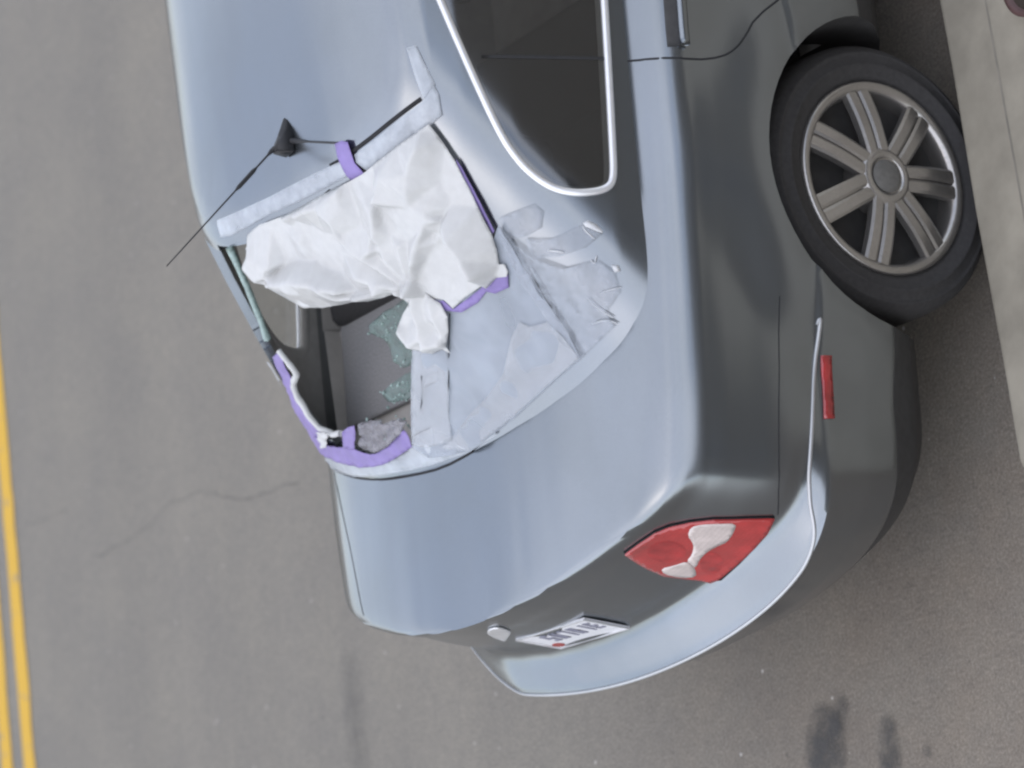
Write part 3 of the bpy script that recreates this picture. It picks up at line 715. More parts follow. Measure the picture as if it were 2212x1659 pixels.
def np_inside(P, poly):
    c = np.zeros(len(P), bool)
    j = len(poly) - 1
    for i in range(len(poly)):
        xi, yi = poly[i]; xj, yj = poly[j]
        if yi != yj:
            c ^= ((yi > P[:, 1]) != (yj > P[:, 1])) & (P[:, 0] < (xj - xi) * (P[:, 1] - yi) / (yj - yi) + xi)
        j = i
    return c

def np_dist(P, A, B):
    best = np.full(len(P), 1e9)
    for a, b in zip(A, B):
        d = b - a; L = max(1e-12, d @ d)
        t = np.clip(((P - a) @ d) / L, 0, 1)
        best = np.minimum(best, np.hypot(*(P - a - t[:, None] * d).T))
    return best

def patch(name, pts, mat, off=.002, thick=.0015, step=.012, parent=None, height=None, bvh=None, smooth_it=0, rim=None, dirn=None):
    """a thin sheet cut to the outline pts, laid on the shell and lifted by off (+ height(u,v,edge distance,point))"""
    bvh = bvh or SHELL_BVH
    pts = [Vector(p) for p in pts]
    if smooth_it: pts = smooth_line(pts, smooth_it, True)
    _, ns = on_surface(pts, 0, bvh)
    c = sum(pts, Vector()) / len(pts)
    n = dirn.normalized() if dirn else sum(ns, Vector()).normalized()
    u = n.orthogonal().normalized(); v = n.cross(u)
    ring = [((p - c).dot(u), (p - c).dot(v)) for p in resample(pts, step, True)]
    nb = len(ring)
    edges = [(i, (i + 1) % nb) for i in range(nb)]
    coarse = [((p - c).dot(u), (p - c).dot(v)) for p in pts]
    RA = np.array(ring); RB = np.roll(RA, -1, 0)
    x0, y0 = RA.min(0); x1, y1 = RA.max(0)
    G = []
    y = y0 + step * .5; row = 0
    while y < y1:
        xs = np.arange(x0 + step * (.5 if row % 2 else .05), x1, step)
        G.append(np.c_[xs, np.full(len(xs), y)])
        y += step * .87; row += 1
    G = np.concatenate(G)
    G = G[np_inside(G, RA)]
    if len(G): G = G[np_dist(G, RA, RB) > step * .45]
    V2 = [Vector(a) for a in ring] + [Vector((float(a[0]), float(a[1]))) for a in G]
    vo, eo, fo, *_ = geometry.delaunay_2d_cdt(V2, edges, [], 1, 1e-6)
    if hasattr(height, 'prepare'): height.prepare(c, u, v, n)
    P, N, D, H = [], [], [], []
    CA = np.array(coarse); DV = np_dist(np.array([(a.x, a.y) for a in vo]), CA, np.roll(CA, -1, 0))
    for a, d in zip(vo, DV):
        q = c + u * a.x + v * a.y
        h = bvh.ray_cast(q + n * .25, -n, .6)
        if h[0] is None: h = bvh.find_nearest(q)
        nn = h[1].normalized()
        if nn.dot(n) < 0: nn = -nn
        d = float(d)
        hh = height(a.x, a.y, d, h[0]) if height else 0
        nn = (nn + n).normalized() if height else nn
        P.append(h[0] + nn * (off + hh)); N.append(nn); D.append(d)
    F = []
    for f in fo:
        f = list(f)
        a, b_, c_ = P[f[0]], P[f[1]], P[f[2]]
        if (b_ - a).cross(c_ - a).dot(n) < 0: f.reverse()
        F.append(f)
    o = mesh_obj(name, P, F, mat, parent)
    if rim:
        at = o.data.attributes.new('rim', 'FLOAT', 'POINT')
        at.data.foreach_set('value', [min(1, d / rim) for d in D])
    if thick:
        md = o.modifiers.new('s', 'SOLIDIFY'); md.thickness = thick; md.offset = 1
        bake_mods(o)
    return o

# ------------------------------------------------------------------ street
def sheet(name, pts, z, mat, kind='structure'):
    o = mesh_obj(name, [(x, y, z) for x, y in pts], [tuple(range(len(pts)))], mat, None, False)
    if kind: o['kind'] = kind
    return o

sheet('road', [(-160, -160), (160, -160), (160, 160), (-160, 160)], 0.0, ASPHALT)

# two yellow centre lines, ragged along their edges
def ragged_strip(name, x0, x1, y0, y1, z, mat, label):
    V, F = [], []
    n = int((y1 - y0) / .06)
    for i in range(n + 1):
        y = y0 + (y1 - y0) * i / n
        a = .010 * (noise.noise(Vector((y * 5.1, x0 * 7, 1.3)))) + .006 * noise.noise(Vector((y * 23, x0 * 3, 4)))
        b = .010 * (noise.noise(Vector((y * 4.7, x1 * 7, 8.3)))) + .006 * noise.noise(Vector((y * 21, x1 * 3, 9)))
        V += [(x0 + a - .119 * y, y, z), (x1 + b - .119 * y, y, z)]
        if i: F.append((2 * i - 2, 2 * i - 1, 2 * i + 1, 2 * i))
    o = mesh_obj(name, V, F, mat, None, False)
    o['kind'] = 'structure'
    return o
ragged_strip('road_centre_line', -5.619, -5.495, -14, 16, .004, YELLOW, '')
ragged_strip('road_centre_line', -5.374, -5.252, -14, 16, .004, YELLOW, '')

def ground_patch(name, pts, mat, z, step=.02, rim=.04):
    P2 = [Vector((p[0], p[1])) for p in smooth_line([(p[0], p[1], 0) for p in pts], 2, True)]
    ring = [(p.x, p.y) for p in P2]
    V2 = [Vector(a) for a in ring]; nb = len(V2)
    x0, x1 = min(a[0] for a in ring), max(a[0] for a in ring)
    y0, y1 = min(a[1] for a in ring), max(a[1] for a in ring)
    y = y0
    while y < y1:
        x = x0
        while x < x1:
            if inside_poly(x, y, ring): V2.append(Vector((x, y)))
            x += step
        y += step
    vo, eo, fo, *_ = geometry.delaunay_2d_cdt(V2, [(i, (i + 1) % nb) for i in range(nb)], [], 1, 1e-6)
    D = [min(seg_dist((a.x, a.y), ring[i], ring[(i + 1) % nb]) for i in range(nb)) for a in vo]
    o = mesh_obj(name, [(a.x, a.y, z) for a in vo], fo, mat, None, False)
    at = o.data.attributes.new('rim', 'FLOAT', 'POINT')
    at.data.foreach_set('value', [min(1, d / rim) for d in D])
    o['kind'] = 'structure'
    return o
OIL = stain_mat('oil_stain', (.05, .049, .049), .68)
for k in ('stain1', 'stain2', 'stain3'):
    ground_patch('oil_stain', PTS[k], OIL, .004, .015, .035)
CRACK = stain_mat('crack_line', (.09, .086, .08), .36)
DARK_STRIPE = stain_mat('faint_dark_stripe', (.10, .097, .092), .28)
ground_patch('dark_road_stripe', PTS['road_stripe'], DARK_STRIPE, .004, .02, .10)  # faint darker stripe on the road, fading out at its rim
def crack(pts, w):
    L = resample(smooth_line([(p[0], p[1], .004) for p in pts], 2), .03)
    V, F = [], []
    for i, p in enumerate(L):
        t = (L[min(i + 1, len(L) - 1)] - L[max(i - 1, 0)]).normalized()
        s = Vector((-t.y, t.x, 0))
        j = Vector((noise.noise(p * 9), noise.noise(p * 9 + Vector((5, 5, 5))), 0)) * .02
        ww = w * (.5 + .8 * abs(noise.noise(p * 6)))
        V += [p + j + s * ww, p + j - s * ww]
        if i: F.append((2 * i - 2, 2 * i - 1, 2 * i + 1, 2 * i))
    o = mesh_obj('pavement_crack', V, F, CRACK, None, False)
    at = o.data.attributes.new('rim', 'FLOAT', 'POINT')
    at.data.foreach_set('value', [1.0] * len(V))
    o['kind'] = 'structure'
crack(PTS['crack1'], .004); crack(PTS['crack2'], .004)

# raised sidewalk with its kerb edge, rounded down at the driveway
KX0, KX1 = .893, .977
def kerb_x(y): return KX0 + (KX1 - KX0) * (.432 - y) / 1.129
out = [(kerb_x(30), 30)]
yy = 30
while yy > -.66:
    yy -= .35 if yy < 3 else 2
    if yy > -.66: out.append((kerb_x(yy) + .006 * noise.noise(Vector((yy * 3, 0, 0))), yy))
for i in range(9):
    a = math.pi + (math.pi / 2) * i / 8
    out.append((kerb_x(-.66) + .05 + .05 * math.cos(a), -.66 + .05 * math.sin(a)))
out += [(9.7, -.72), (9.7, 30)]
bm = bmesh.new()
f = bm.faces.new([bm.verts.new((x, y, .14)) for x, y in out])
r = bmesh.ops.extrude_face_region(bm, geom=[f])
for g in r['geom']:
    if isinstance(g, bmesh.types.BMVert): g.co.z = -.05
bmesh.ops.recalc_face_normals(bm, faces=bm.faces)
top_edges = [e for e in bm.edges if all(v.co.z > .1 for v in e.verts)]
bmesh.ops.bevel(bm, geom=top_edges, offset=.014, segments=3, profile=.5, affect='EDGES')
sw = bm_obj('sidewalk', bm, CONCRETE)
tag(sw, kind='structure')

L = [Vector((kerb_x(y) + .155, y, .1402)) for y in np.arange(-.66, 12, .15)]
JV, JF = [], []
for i, p in enumerate(L):
    JV += [p + Vector((-.003, 0, .0005)), p + Vector((.003, 0, .0005))]
    if i: JF.append((2 * i - 2, 2 * i - 1, 2 * i + 1, 2 * i))
jo = mesh_obj('kerb_joint', JV, JF, CONCRETE_DARK, None, False); jo['kind'] = 'structure'

# house front behind the photographer (unseen; added to darken the car's near side)
def house():
    h = empty('added_house_front', (9.8, 0, 0))
    tag(h, 'unseen grey painted brick house front, added to darken the near side of the car', 'house')
    bm = bmesh.new()
    add_box(bm, (0, -9, 0), (.35, 14, 4.9))
    bm_obj('wall', bm, BRICK, h)
    for (y, z) in [(-6, 1.2), (-2.6, 1.2), (1.6, 1.2), (5, 1.2), (-6, 3.4), (-2.6, 3.4), (1.6, 3.4), (5, 3.4)]:
        bm = bmesh.new()
        add_box(bm, (-.06, y - .55, z - .08), (-.003, y + .55, z)); add_box(bm, (-.05, y - .55, z + 1.5), (-.003, y + .55, z + 1.6))
        add_box(bm, (-.05, y - .55, z), (-.003, y - .47, z + 1.5)); add_box(bm, (-.05, y + .47, z), (-.003, y + .55, z + 1.5))
        fr = bm_obj('window_frame', bm, WHITEPAINT, h)
        bm = bmesh.new(); add_box(bm, (-.03, y - .47, z), (-.003, y + .47, z + 1.5))
        bm_obj('pane', bm, BLACK, fr)
house()

# maroon pot on the sidewalk, only its rim reaches into the picture
pot = empty('flower_pot', (1.245, .345, .14))
tag(pot, 'dusky maroon round pot on the sidewalk at the top right corner', 'flower pot')
def pot_part(name, prof, mat):
    o = lathe(name, prof, 48, mat, pot)
    for v in o.data.vertices: v.co = Vector((v.co.y, v.co.z, v.co.x))
    return o
pot_part('pot_wall', [(.0, .0), (.062, .0), (.068, .005), (.078, .034), (.083, .036), (.083, .05), (.07, .05), (.066, .04), (.06, .035)], MAROON)
pot_part('soil', [(.0, .041), (.04, .042), (.067, .040)], SOIL)

# ------------------------------------------------------------------ the car
car = empty('sedan_car', (0, 0, 0))
tag(car, 'silver grey sedan parked at the kerb, its broken rear window patched with plastic and tape', 'car')

body = mesh_obj('body', BV, BF, [PAINT, WELL, CABIN])
def cutter(name, verts, faces, mi):
    o = mesh_obj(name, verts, faces, None, None, False)
    for mm in (PAINT, WELL, CABIN): o.data.materials.append(mm)
    o.data.polygons.foreach_set('material_index', [mi] * len(o.data.polygons))
    return o
def boolean(o, c):
    bmc = bmesh.new(); bmc.from_mesh(c.data); bmesh.ops.recalc_face_normals(bmc, faces=bmc.faces); bmc.to_mesh(c.data); bmc.free()
    md = o.modifiers.new('b', 'BOOLEAN'); md.object = c; md.operation = 'DIFFERENCE'; md.solver = 'EXACT'
    bpy.context.view_layer.update()
    bake_mods(o)
    me = c.data; bpy.data.objects.remove(c); bpy.data.meshes.remove(me)
bmf = bmesh.new(); bmf.from_mesh(body.data); bmesh.ops.recalc_face_normals(bmf, faces=bmf.faces); bmf.to_mesh(body.data); bmf.free()

def prism_x(prof, x0, x1):
    n = len(prof)
    V = [(x0, y, z) for y, z in prof] + [(x1, y, z) for y, z in prof]
    F = [tuple(range(n)), tuple(reversed(range(n, 2 * n)))] + [(i, (i + 1) % n, n + (i + 1) % n, n + i) for i in range(n)]
    return V, F
def prism_z(plan, z0, z1):
    n = len(plan)
    V = [(x, y, z0) for x, y in plan] + [(x, y, z1) for x, y in plan]
    F = [tuple(range(n)), tuple(reversed(range(n, 2 * n)))] + [(i, (i + 1) % n, n + (i + 1) % n, n + i) for i in range(n)]
    return V, F

for wy in WHEELS_Y:
    for s in (1, -1):
        circ = [(wy + ARCH_R * math.cos(2 * math.pi * i / 64), .322 + ARCH_R * math.sin(2 * math.pi * i / 64)) for i in range(64)]
        V, F = prism_x(circ, s * .58, s * 1.05)
        boolean(body, cutter('c', V, F, 1))
# cabin: shallow under the rear window (parcel shelf), deep in front of it
rear_arc = [(-.64 + 1.28 * i / 16, -.455 + .32 * (-.64 + 1.28 * i / 16) ** 2) for i in range(17)]
V, F = prism_z(rear_arc + [(.69, 0), (.70, 1.6), (-.70, 1.6), (-.69, 0)], .90, 1.3)
boolean(body, cutter('c', V, F, 2))
V, F = prism_z([(-.70, .0), (.70, .0), (.72, 1.75), (-.72, 1.75)], .34, 1.3)
boolean(body, cutter('c', V, F, 2))
auto_smooth(body.data)

def split_off(src, test, name):
    """move the faces that pass test into a new part, keeping the shading"""
    me = src.data
    sel = [test(p.center, p) and p.material_index == 0 for p in me.polygons]
    if not any(sel): return None
    nrm = [tuple(n.vector) for n in me.corner_normals]
    o = bpy.data.objects.new(name, me.copy()); o.data.name = name
    link(o, src.parent)
    for ob, keep in ((o, True), (src, False)):
        k = ob.data
        ns = []
        for p, s_ in zip(k.polygons, sel):
            if s_ == keep: ns += [nrm[i] for i in p.loop_indices]
        bm = bmesh.new(); bm.from_mesh(k); bm.faces.ensure_lookup_table()
        bmesh.ops.delete(bm, geom=[f for f, s_ in zip(bm.faces, sel) if s_ != keep], context='FACES')
        bm.to_mesh(k); bm.free()
        k.normals_split_custom_set(ns)
    return o
body.parent = car

DOOR_CUT = [(p[1], p[2]) for p in PTS['door_seam']]
def door_rear_y(z):
    zs = sorted(DOOR_CUT, key=lambda t: t[1])
    return float(np.interp(z, [t[1] for t in zs], [t[0] for t in zs])) + (max(0, zs[0][1] - z) * .55)
def is_door(c, a, b):
    if abs(c.x) < .70 or c.z < .27 or c.z > .975: return False
    return a(c.z) < c.y < b
bumper = split_off(body, lambda c, p: c.z < .700 and c.y < -.30 and not (c.z > .662 and c.y < -.80 and abs(c.x) < .62), 'rear_bumper')
split_off(body, lambda c, p: c.z < .385 and abs(c.y - 1.36) < 1.02, 'lower_shade_band')  # lower faces split off and darkened, standing in for shade under the car
val = split_off(bumper, lambda c, p: c.z < .385, 'lower_shade_band')
lid = split_off(body, lambda c, p: c.y < -.40 and abs(c.x) < .655 and c.z > .66 and (c.z > .905 or (c.y < -.70 and abs(c.x) < .53)), 'trunk_lid')
for s in (1, -1):
    split_off(body, lambda c, p: c.x * s > 0 and is_door(c, door_rear_y, 1.12), 'rear_door')
    split_off(body, lambda c, p: c.x * s > 0 and is_door(c, lambda z: 1.12, 2.12), 'front_door')
split_off(body, lambda c, p: c.y > 1.95 and abs(c.x) < .68 and c.z > .66, 'bonnet')
split_off(body, lambda c, p: c.y > 3.0 and c.z < .55, 'front_bumper')

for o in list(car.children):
    if o.name.startswith('lower_shade_band'): o.data.materials[0] = SHADE_GREY
# ---- greenhouse
SIDE_WIN = [(p[1], p[2]) for p in smooth_line(PTS['side_window'], 1)]
SIDE_WIN_PTS = PTS['side_window']
# the rear door's glass runs on to the middle pillar, beyond the picture
top_front = SIDE_WIN_PTS[0]; bot_front = SIDE_WIN_PTS[-1]
side_poly = [(1.02, 1.335)] + [(p[1], p[2]) for p in SIDE_WIN_PTS] + [(1.02, bot_front[2] - .012)]
front_poly = [(1.10, 1.335), (1.10, bot_front[2] - .014), (1.78, bot_front[2] - .02), (1.74, 1.01), (1.36, 1.305), (1.25, 1.335)]
def rear_hole(c):
    if c.y > float(np.interp(c.z, [t[0] for t in CAB], [t[2] for t in CAB])) + .30 * c.x * c.x + .05: return False
    t = (c.z - (1.0 + .10 * c.x * c.x)) / (1.362 - .15 * c.x * c.x - 1.0)
    wid = .505 if c.x > 0 else .63 - .03 * t
    return 0 < t < 1 and abs(c.x) < wid
def screen_hole(c):
    if c.y < 1.0: return False
    return 1.0 < c.z < 1.375 and abs(c.x) < .68 - .16 * (c.z - 1.0) / .38
cat = {'roof': [], 'rear_side_window': [], 'front_side_window': [], 'windshield': [], 'hole': []}
side_cat = {}
for f in CF:
    c = sum((CV[i] for i in f), Vector()) / len(f)
    key = 'roof'
    if rear_hole(c): key = 'hole'
    elif screen_hole(c): key = 'windshield'
    elif abs(c.x) > .5 and c.z < 1.36:
        if inside_poly(c.y, c.z, side_poly): key = 'rear_side_window' + ('R' if c.x > 0 else 'L')
        elif inside_poly(c.y, c.z, front_poly): key = 'front_side_window' + ('R' if c.x > 0 else 'L')
    side_cat.setdefault(key, []).append(f)
def sub(name, faces, mat, parent):
    used = sorted({i for f in faces for i in f}); mp = {v: k for k, v in enumerate(used)}
    return mesh_obj(name, [CV[i] for i in used], [tuple(mp[i] for i in f) for f in faces], mat, parent)
roof = sub('roof', side_cat['roof'], [PAINT, HEADLINER], car)
md = roof.modifiers.new('s', 'SOLIDIFY'); md.thickness = .022; md.offset = -1; md.material_offset = 1; md.material_offset_rim = 0
bake_mods(roof); auto_smooth(roof.data, 45)
windows = {}
for k in ('rear_side_window', 'front_side_window'):
    for s in 'RL':
        windows[k + s] = sub(k, side_cat[k + s], TINT if s == 'R' else FARGLASS, car)
sub('windshield', side_cat['windshield'], CLEARGLASS, car)

def mirror_pts(P): return [Vector((-p[0], p[1], p[2])) for p in P]
trim_line = smooth_line([Vector(p) for p in SIDE_WIN_PTS], 2)
for s in ('R', 'L'):
    front_top = [Vector((.58, .95, 1.33)), Vector((.595, .7, 1.322))]
    front_bot = [Vector((.74, .7, bot_front[2] - .006)), Vector((.74, .98, bot_front[2] - .012))]
    L = resample(front_top + trim_line + front_bot, .012)
    if s == 'L': L = mirror_pts(L)
    P, N = on_surface(L, .004, CAB_BVH)
    P = [a.lerp((b + c) / 2, .5) for a, b, c in zip(P, [P[0]] + P[:-1], P[1:] + [P[-1]])]
    tube('window_trim', P, 1, CHROME, windows['rear_side_window' + s], 10, False, (.0085, .0065), N)
    G, GN = on_surface(L, -.016, CAB_BVH)
    tube('window_gasket', G, 1, CABIN, windows['rear_side_window' + s], 8, False, (.017, .008), GN)
    # division bar of the small fixed pane
    Q = [Vector(p) for p in PTS['quarter_line']]
    if s == 'L': Q = mirror_pts(Q)
    P, N = on_surface(resample(Q, .02), .001, CAB_BVH)
    tube('division_bar', P, 1, BLACK, windows['rear_side_window' + s], 6, False, (.004, .0012), N)

def ribbon(name, pts, w, h, mat, parent, bvh=None, step=.012, it=1, off=.0004):
    P, N = on_surface(resample(smooth_line(pts, it), step), off, bvh)
    return tube(name, P, 1, mat, parent, 6, False, (w, h), N)
for sgn in (1, -1):
    def mm(P): return [Vector((p[0] * sgn, p[1], p[2])) for p in P]
    ds = PTS['door_seam']
    lowp = [Vector((.885, ds[-1][1] + .07, ds[-1][2] - .10)), Vector((.885, .50, .40)), Vector((.872, .56, .28))]
    ribbon('door_seam', mm([Vector(p) for p in ds] + lowp), .0024, .0008, SEAM, car, BODY_BVH)
    ribbon('door_seam', mm([Vector((.80, 1.12, .93)), Vector((.88, 1.12, .75)), Vector((.885, 1.12, .5)), Vector((.868, 1.12, .29))]), .0024, .0008, SEAM, car, BODY_BVH)
    ribbon('bumper_seam', mm(PTS['bumper_seam']), .0012, .0005, SEAM, car, BODY_BVH)
    if sgn > 0: ribbon('trunk_gap', [(-p[0] if 0 else p[0], p[1], p[2]) for p in PTS['deck_seam']], .0018, .0006, SEAM, car, BODY_BVH)
    # door handle in its dark recess
    hp = [Vector((p[0], p[1], p[2])) for p in PTS['door_handle']]
    P, N = on_surface(mm(hp), .012, BODY_BVH)
    hd = tube('door_handle', resample(P, .02), 1, PAINT, car, 10, False, (.012, .010), [N[0]] * len(resample(P, .02)))
    P2, N2 = on_surface(mm([Vector((p[0], p[1], p[2] + .020)) for p in hp]), .0005, BODY_BVH)
    tube('handle_recess', resample(P2, .02), 1, SHADE_GREY, hd, 10, False, (.017, .0014), [N2[0]] * len(resample(P2, .02)))

# bumper top moulding: the bright raised ridge line that runs round the bumper
zb = .588
ridge = []
W, Yr, b, n, Yf = interp(BODY, zb)
half = plan_loop(W, Yr, b, n, Yf, -.35, 2.95, 4.0, .25, 80, 10, 4)
half = [body_warp(x, y, zb + .042 * sstep(-y, .30, .70) * (1 - sstep(-y, .74, .88))) for x, y in half[:81]]
L = [Vector((-p.x, p.y, p.z)) for p in reversed(half[1:])] + half
L = L + [Vector((.886, -.37, .586))]
L = [Vector((-.886, -.37, .586))] + L
L = resample(L, .012)
P, N = on_surface(L, .001, BODY_BVH)
for _ in range(6):
    P = [P[0]] + [(a + b * 2 + c) / 4 for a, b, c in zip(P[:-2], P[1:-1], P[2:])] + [P[-1]]
    N = [N[0]] + [(a + b * 2 + c).normalized() for a, b, c in zip(N[:-2], N[1:-1], N[2:])] + [N[-1]]
tube('bumper_moulding', P, 1, MOULD, bumper, 10, False, (.0045, .0035), N)

# tail lamps, mirrored to the far side
for sgn in (1, -1):
    def mm(P): return [Vector(((p[0] if sgn > 0 else .79 + (p[0] - .54) * .15) * sgn, p[1], max(p[2], .655))) for p in P]
    dn = Vector((.45 * sgn, -.85, .25))
    lamp = patch('tail_lamp', mm(PTS['tail_lamp']), RED, .0015, .006, .012, car, smooth_it=0, dirn=dn, bvh=BODY_BVH)
    patch('clear_lens', mm(PTS['lens_upper']), CLEARLENS, .0068, .0012, .010, lamp, smooth_it=1, dirn=dn, bvh=BODY_BVH)
    patch('clear_lens', mm(PTS['lens_lower']), CLEARLENS, .0068, .0012, .010, lamp, smooth_it=1, dirn=dn, bvh=BODY_BVH)
    def dome(x, y, d, p): return .0016 * (1 - math.exp(-d / .03))
    patch('lamp_bowl', mm(PTS['lamp_bulb_a']), RED_DEEP, .0079, 0, .008, lamp, smooth_it=1, dirn=dn, bvh=BODY_BVH, height=None)
    patch('lamp_bowl', mm(PTS['lamp_bulb_b']), RED_DEEP, .0079, 0, .008, lamp, smooth_it=1, dirn=dn, bvh=BODY_BVH, height=None)
    P, N = on_surface(resample(mm(PTS['tail_lamp']), .012, True), .002, BODY_BVH)
    tube('lamp_seal', P, 1, SEAM, lamp, 6, True, (.0017, .002), N)
    patch('side_marker', [Vector((p[0] * sgn, p[1], p[2])) for p in PTS['side_marker']], RED_DEEP, .001, .004, .01, bumper, bvh=BODY_BVH)

# licence plate, tilted a little, in its recess on the lid
def plate():
    pl = empty('licence_plate', (.03, -.914, .712), car)
    pl.location.y += .011
    pl.rotation_euler = (R(-9), 0, 0)
    def B(name, lo, hi, mat, par=pl, bev=.0):
        bm = bmesh.new(); add_box(bm, lo, hi, bev); return bm_obj(name, bm, mat, par)
    B('plate_panel', (-.152, -.004, -.050), (.152, 0, .076), WHITEPAINT, bev=.0015)
    rng = random.Random(3)
    def glyph(x, w, h, z0, kind, mat, name):
        bm = bmesh.new(); t = .009
        segs = {'3': 'acdfg', '4': 'bcfg', '7': 'abc', 'K': 'befgc', 'U': 'bcdef', '1': 'bc', 'E': 'adefg'}[kind]
        Z = z0
        box = {'a': ((x, Z + h - t), (x + w, Z + h)), 'g': ((x, Z + h / 2 - t / 2), (x + w, Z + h / 2 + t / 2)), 'd': ((x, Z), (x + w, Z + t)),
               'f': ((x, Z + h / 2), (x + t, Z + h)), 'e': ((x, Z), (x + t, Z + h / 2)), 'b': ((x + w - t, Z + h / 2), (x + w, Z + h)), 'c': ((x + w - t, Z), (x + w, Z + h / 2))}
        for k, sg in enumerate(segs):
            (xa, za), (xb, zb_) = box[sg]
            add_box(bm, (xa, -.0056 - .0002 * k, za), (xb, -.0042, zb_))
        bm_obj(name, bm, mat, pl)
    bm = bmesh.new()
    bmesh.ops.create_cone(bm, cap_ends=True, segments=24, radius1=.017, radius2=.017, depth=.0016)
    for v in bm.verts: v.co = Vector((v.co.x * 1.15 - .122, -.0051 + v.co.z, v.co.y * .8 - .026))
    bm_obj('red_emblem', bm, PLATERED, pl)
    for i, k in enumerate('3U7K1E'):
        glyph(-.088 + i * .038, .024, .052, -.002, k, PLATEINK, 'plate_character')
    # raised bright border
    bm = bmesh.new()
    for lo, hi in (((-.152, -.0075, .0715), (.152, -.0042, .0765)), ((-.152, -.0075, -.0505), (.152, -.0042, -.0455)), ((-.1525, -.0073, -.045), (-.147, -.0042, .071)), ((.147, -.0073, -.045), (.1525, -.0042, .071))):
        add_box(bm, lo, hi)
    bm_obj('plate_frame', bm, CHROME, pl)
plate()
patch('emblem', PTS['emblem'], CHROME, .001, .004, .006, lid, smooth_it=1, bvh=BODY_BVH, dirn=Vector((0, -1, .3)))

# ---- wheels
def make_wheel(side, wy):
    w = empty('wheel', (side * .852, wy, .322), car)
    def X(o):
        for v in o.data.vertices: v.co.x *= side
        if side < 0: o.data.flip_normals()
        return o
    X(lathe('tyre', [(.215, -.17), (.25, -.19), (.30, -.188), (.318, -.17), (.322, -.13), (.322, -.06), (.318, -.022), (.306, -.004), (.298, .001), (.296, .004), (.291, .0045), (.289, .003), (.285, .0045), (.270, .0062), (.268, .0085), (.262, .0088), (.260, .0065), (.240, .002), (.229, -.006), (.226, -.012)], 96, RUBBER, w))
    hub = X(lathe('hubcap', [(.2275, -.016), (.2275, -.004), (.224, .003), (.216, .004), (.207, .000), (.200, -.010), (.197, -.03), (.195, -.05)], 96, ALLOY, w))
    X(lathe('wheel_back', [(.0, -.055), (.08, -.055), (.196, -.050)], 48, WELL, w))
    X(lathe('hub_dome', [(.0, .016), (.02, .0155), (.036, .012), (.041, .006), (.043, .012), (.052, .016), (.064, .010), (.074, -.004), (.078, -.02), (.078, -.05)], 64, ALLOY, w))
    X(lathe('hub_cap', [(.0, .019), (.026, .018), (.036, .0145), (.039, .010)], 40, HUBGREY, w))
    ph = SPOKE_PHASE
    for i in range(7):
        a = ph + 2 * math.pi * i / 7
        V, F = [], []
        # twin bars with a groove between; each is a bevelled ridge that widens to the rim
        for s_ in (-1, 1):
            base = len(V)
            st = []
            for k in range(9):
                t = k / 8
                r = .058 + (.205 - .058) * t
                off = .0162 + .0022 * t
                hw = .0150 + .0020 * t
                x = .011 - .012 * t + .006 * math.sin(math.pi * t)
                ctr = s_ * off
                prof = [(ctr - hw, x - .022), (ctr - hw, x - .004), (ctr - hw * .6, x), (ctr + hw * .6, x), (ctr + hw, x - .004), (ctr + hw, x - .022)]
                for q, xx in prof:
                    V.append((xx, r * math.cos(a) - q * math.sin(a), r * math.sin(a) + q * math.cos(a)))
            for k in range(8):
                for j in range(5):
                    F.append((base + k * 6 + j, base + k * 6 + j + 1, base + (k + 1) * 6 + j + 1, base + (k + 1) * 6 + j))
        # floor of the groove
        base = len(V)
        for k in range(9):
            t = k / 8; r = .058 + (.205 - .058) * t
            x = -.012 - .010 * t + .006 * math.sin(math.pi * t)
            for q in (-.008, .008):
                V.append((x, r * math.cos(a) - q * math.sin(a), r * math.sin(a) + q * math.cos(a)))
        for k in range(8): F.append((base + 2 * k, base + 2 * k + 1, base + 2 * k + 3, base + 2 * k + 2))
        o = mesh_obj('spoke', V, F, ALLOY, w, True)
        X(o)
        bm = bmesh.new(); bm.from_mesh(o.data); bmesh.ops.recalc_face_normals(bm, faces=bm.faces); bm.to_mesh(o.data); bm.free()
        auto_smooth(o.data, 30)
SPOKE_PHASE = 0.2328
for wy in WHEELS_Y:
    for s in (1, -1): make_wheel(s, wy)

# ---- cabin fittings seen through the hole
bm = bmesh.new(); add_box(bm, (-.64, -.30, .903), (.64, .0, .925), .008)
for v in bm.verts:
    if v.co.y < -.1: v.co.y += .32 * v.co.x ** 2 - .10
bm_obj('parcel_shelf', bm, SHELF, car)
seat = bmesh.new(); add_box(seat, (-.66, .02, .36), (.66, .20, .955), .05)
for v in seat.verts: v.co.y += (v.co.z - .36) * -.05
rs = bm_obj('rear_seat_back', seat, FABRIC, car, True)
for x in (-.36, .36):
    bm = bmesh.new(); add_box(bm, (x - .13, .04, .95), (x + .13, .15, 1.10), .04); bm_obj('headrest', bm, FABRIC, rs, True)
bm = bmesh.new(); add_box(bm, (-.66, .18, .345), (.66, .70, .58), .06); bm_obj('rear_seat', bm, FABRIC, car, True)
for x in (-.36, .36):
    bm = bmesh.new(); add_box(bm, (x - .24, .98, .345), (x + .24, 1.5, .56), .06); fs = bm_obj('front_seat', bm, FABRIC, car, True)
    bm = bmesh.new(); add_box(bm, (x - .23, .90, .5), (x + .23, 1.05, 1.02), .05); bm_obj('front_seat_back', bm, FABRIC, fs, True)
bm = bmesh.new(); add_box(bm, (-.70, 1.55, .6), (.70, 1.98, .93), .05); bm_obj('dashboard', bm, FABRIC, car, True)
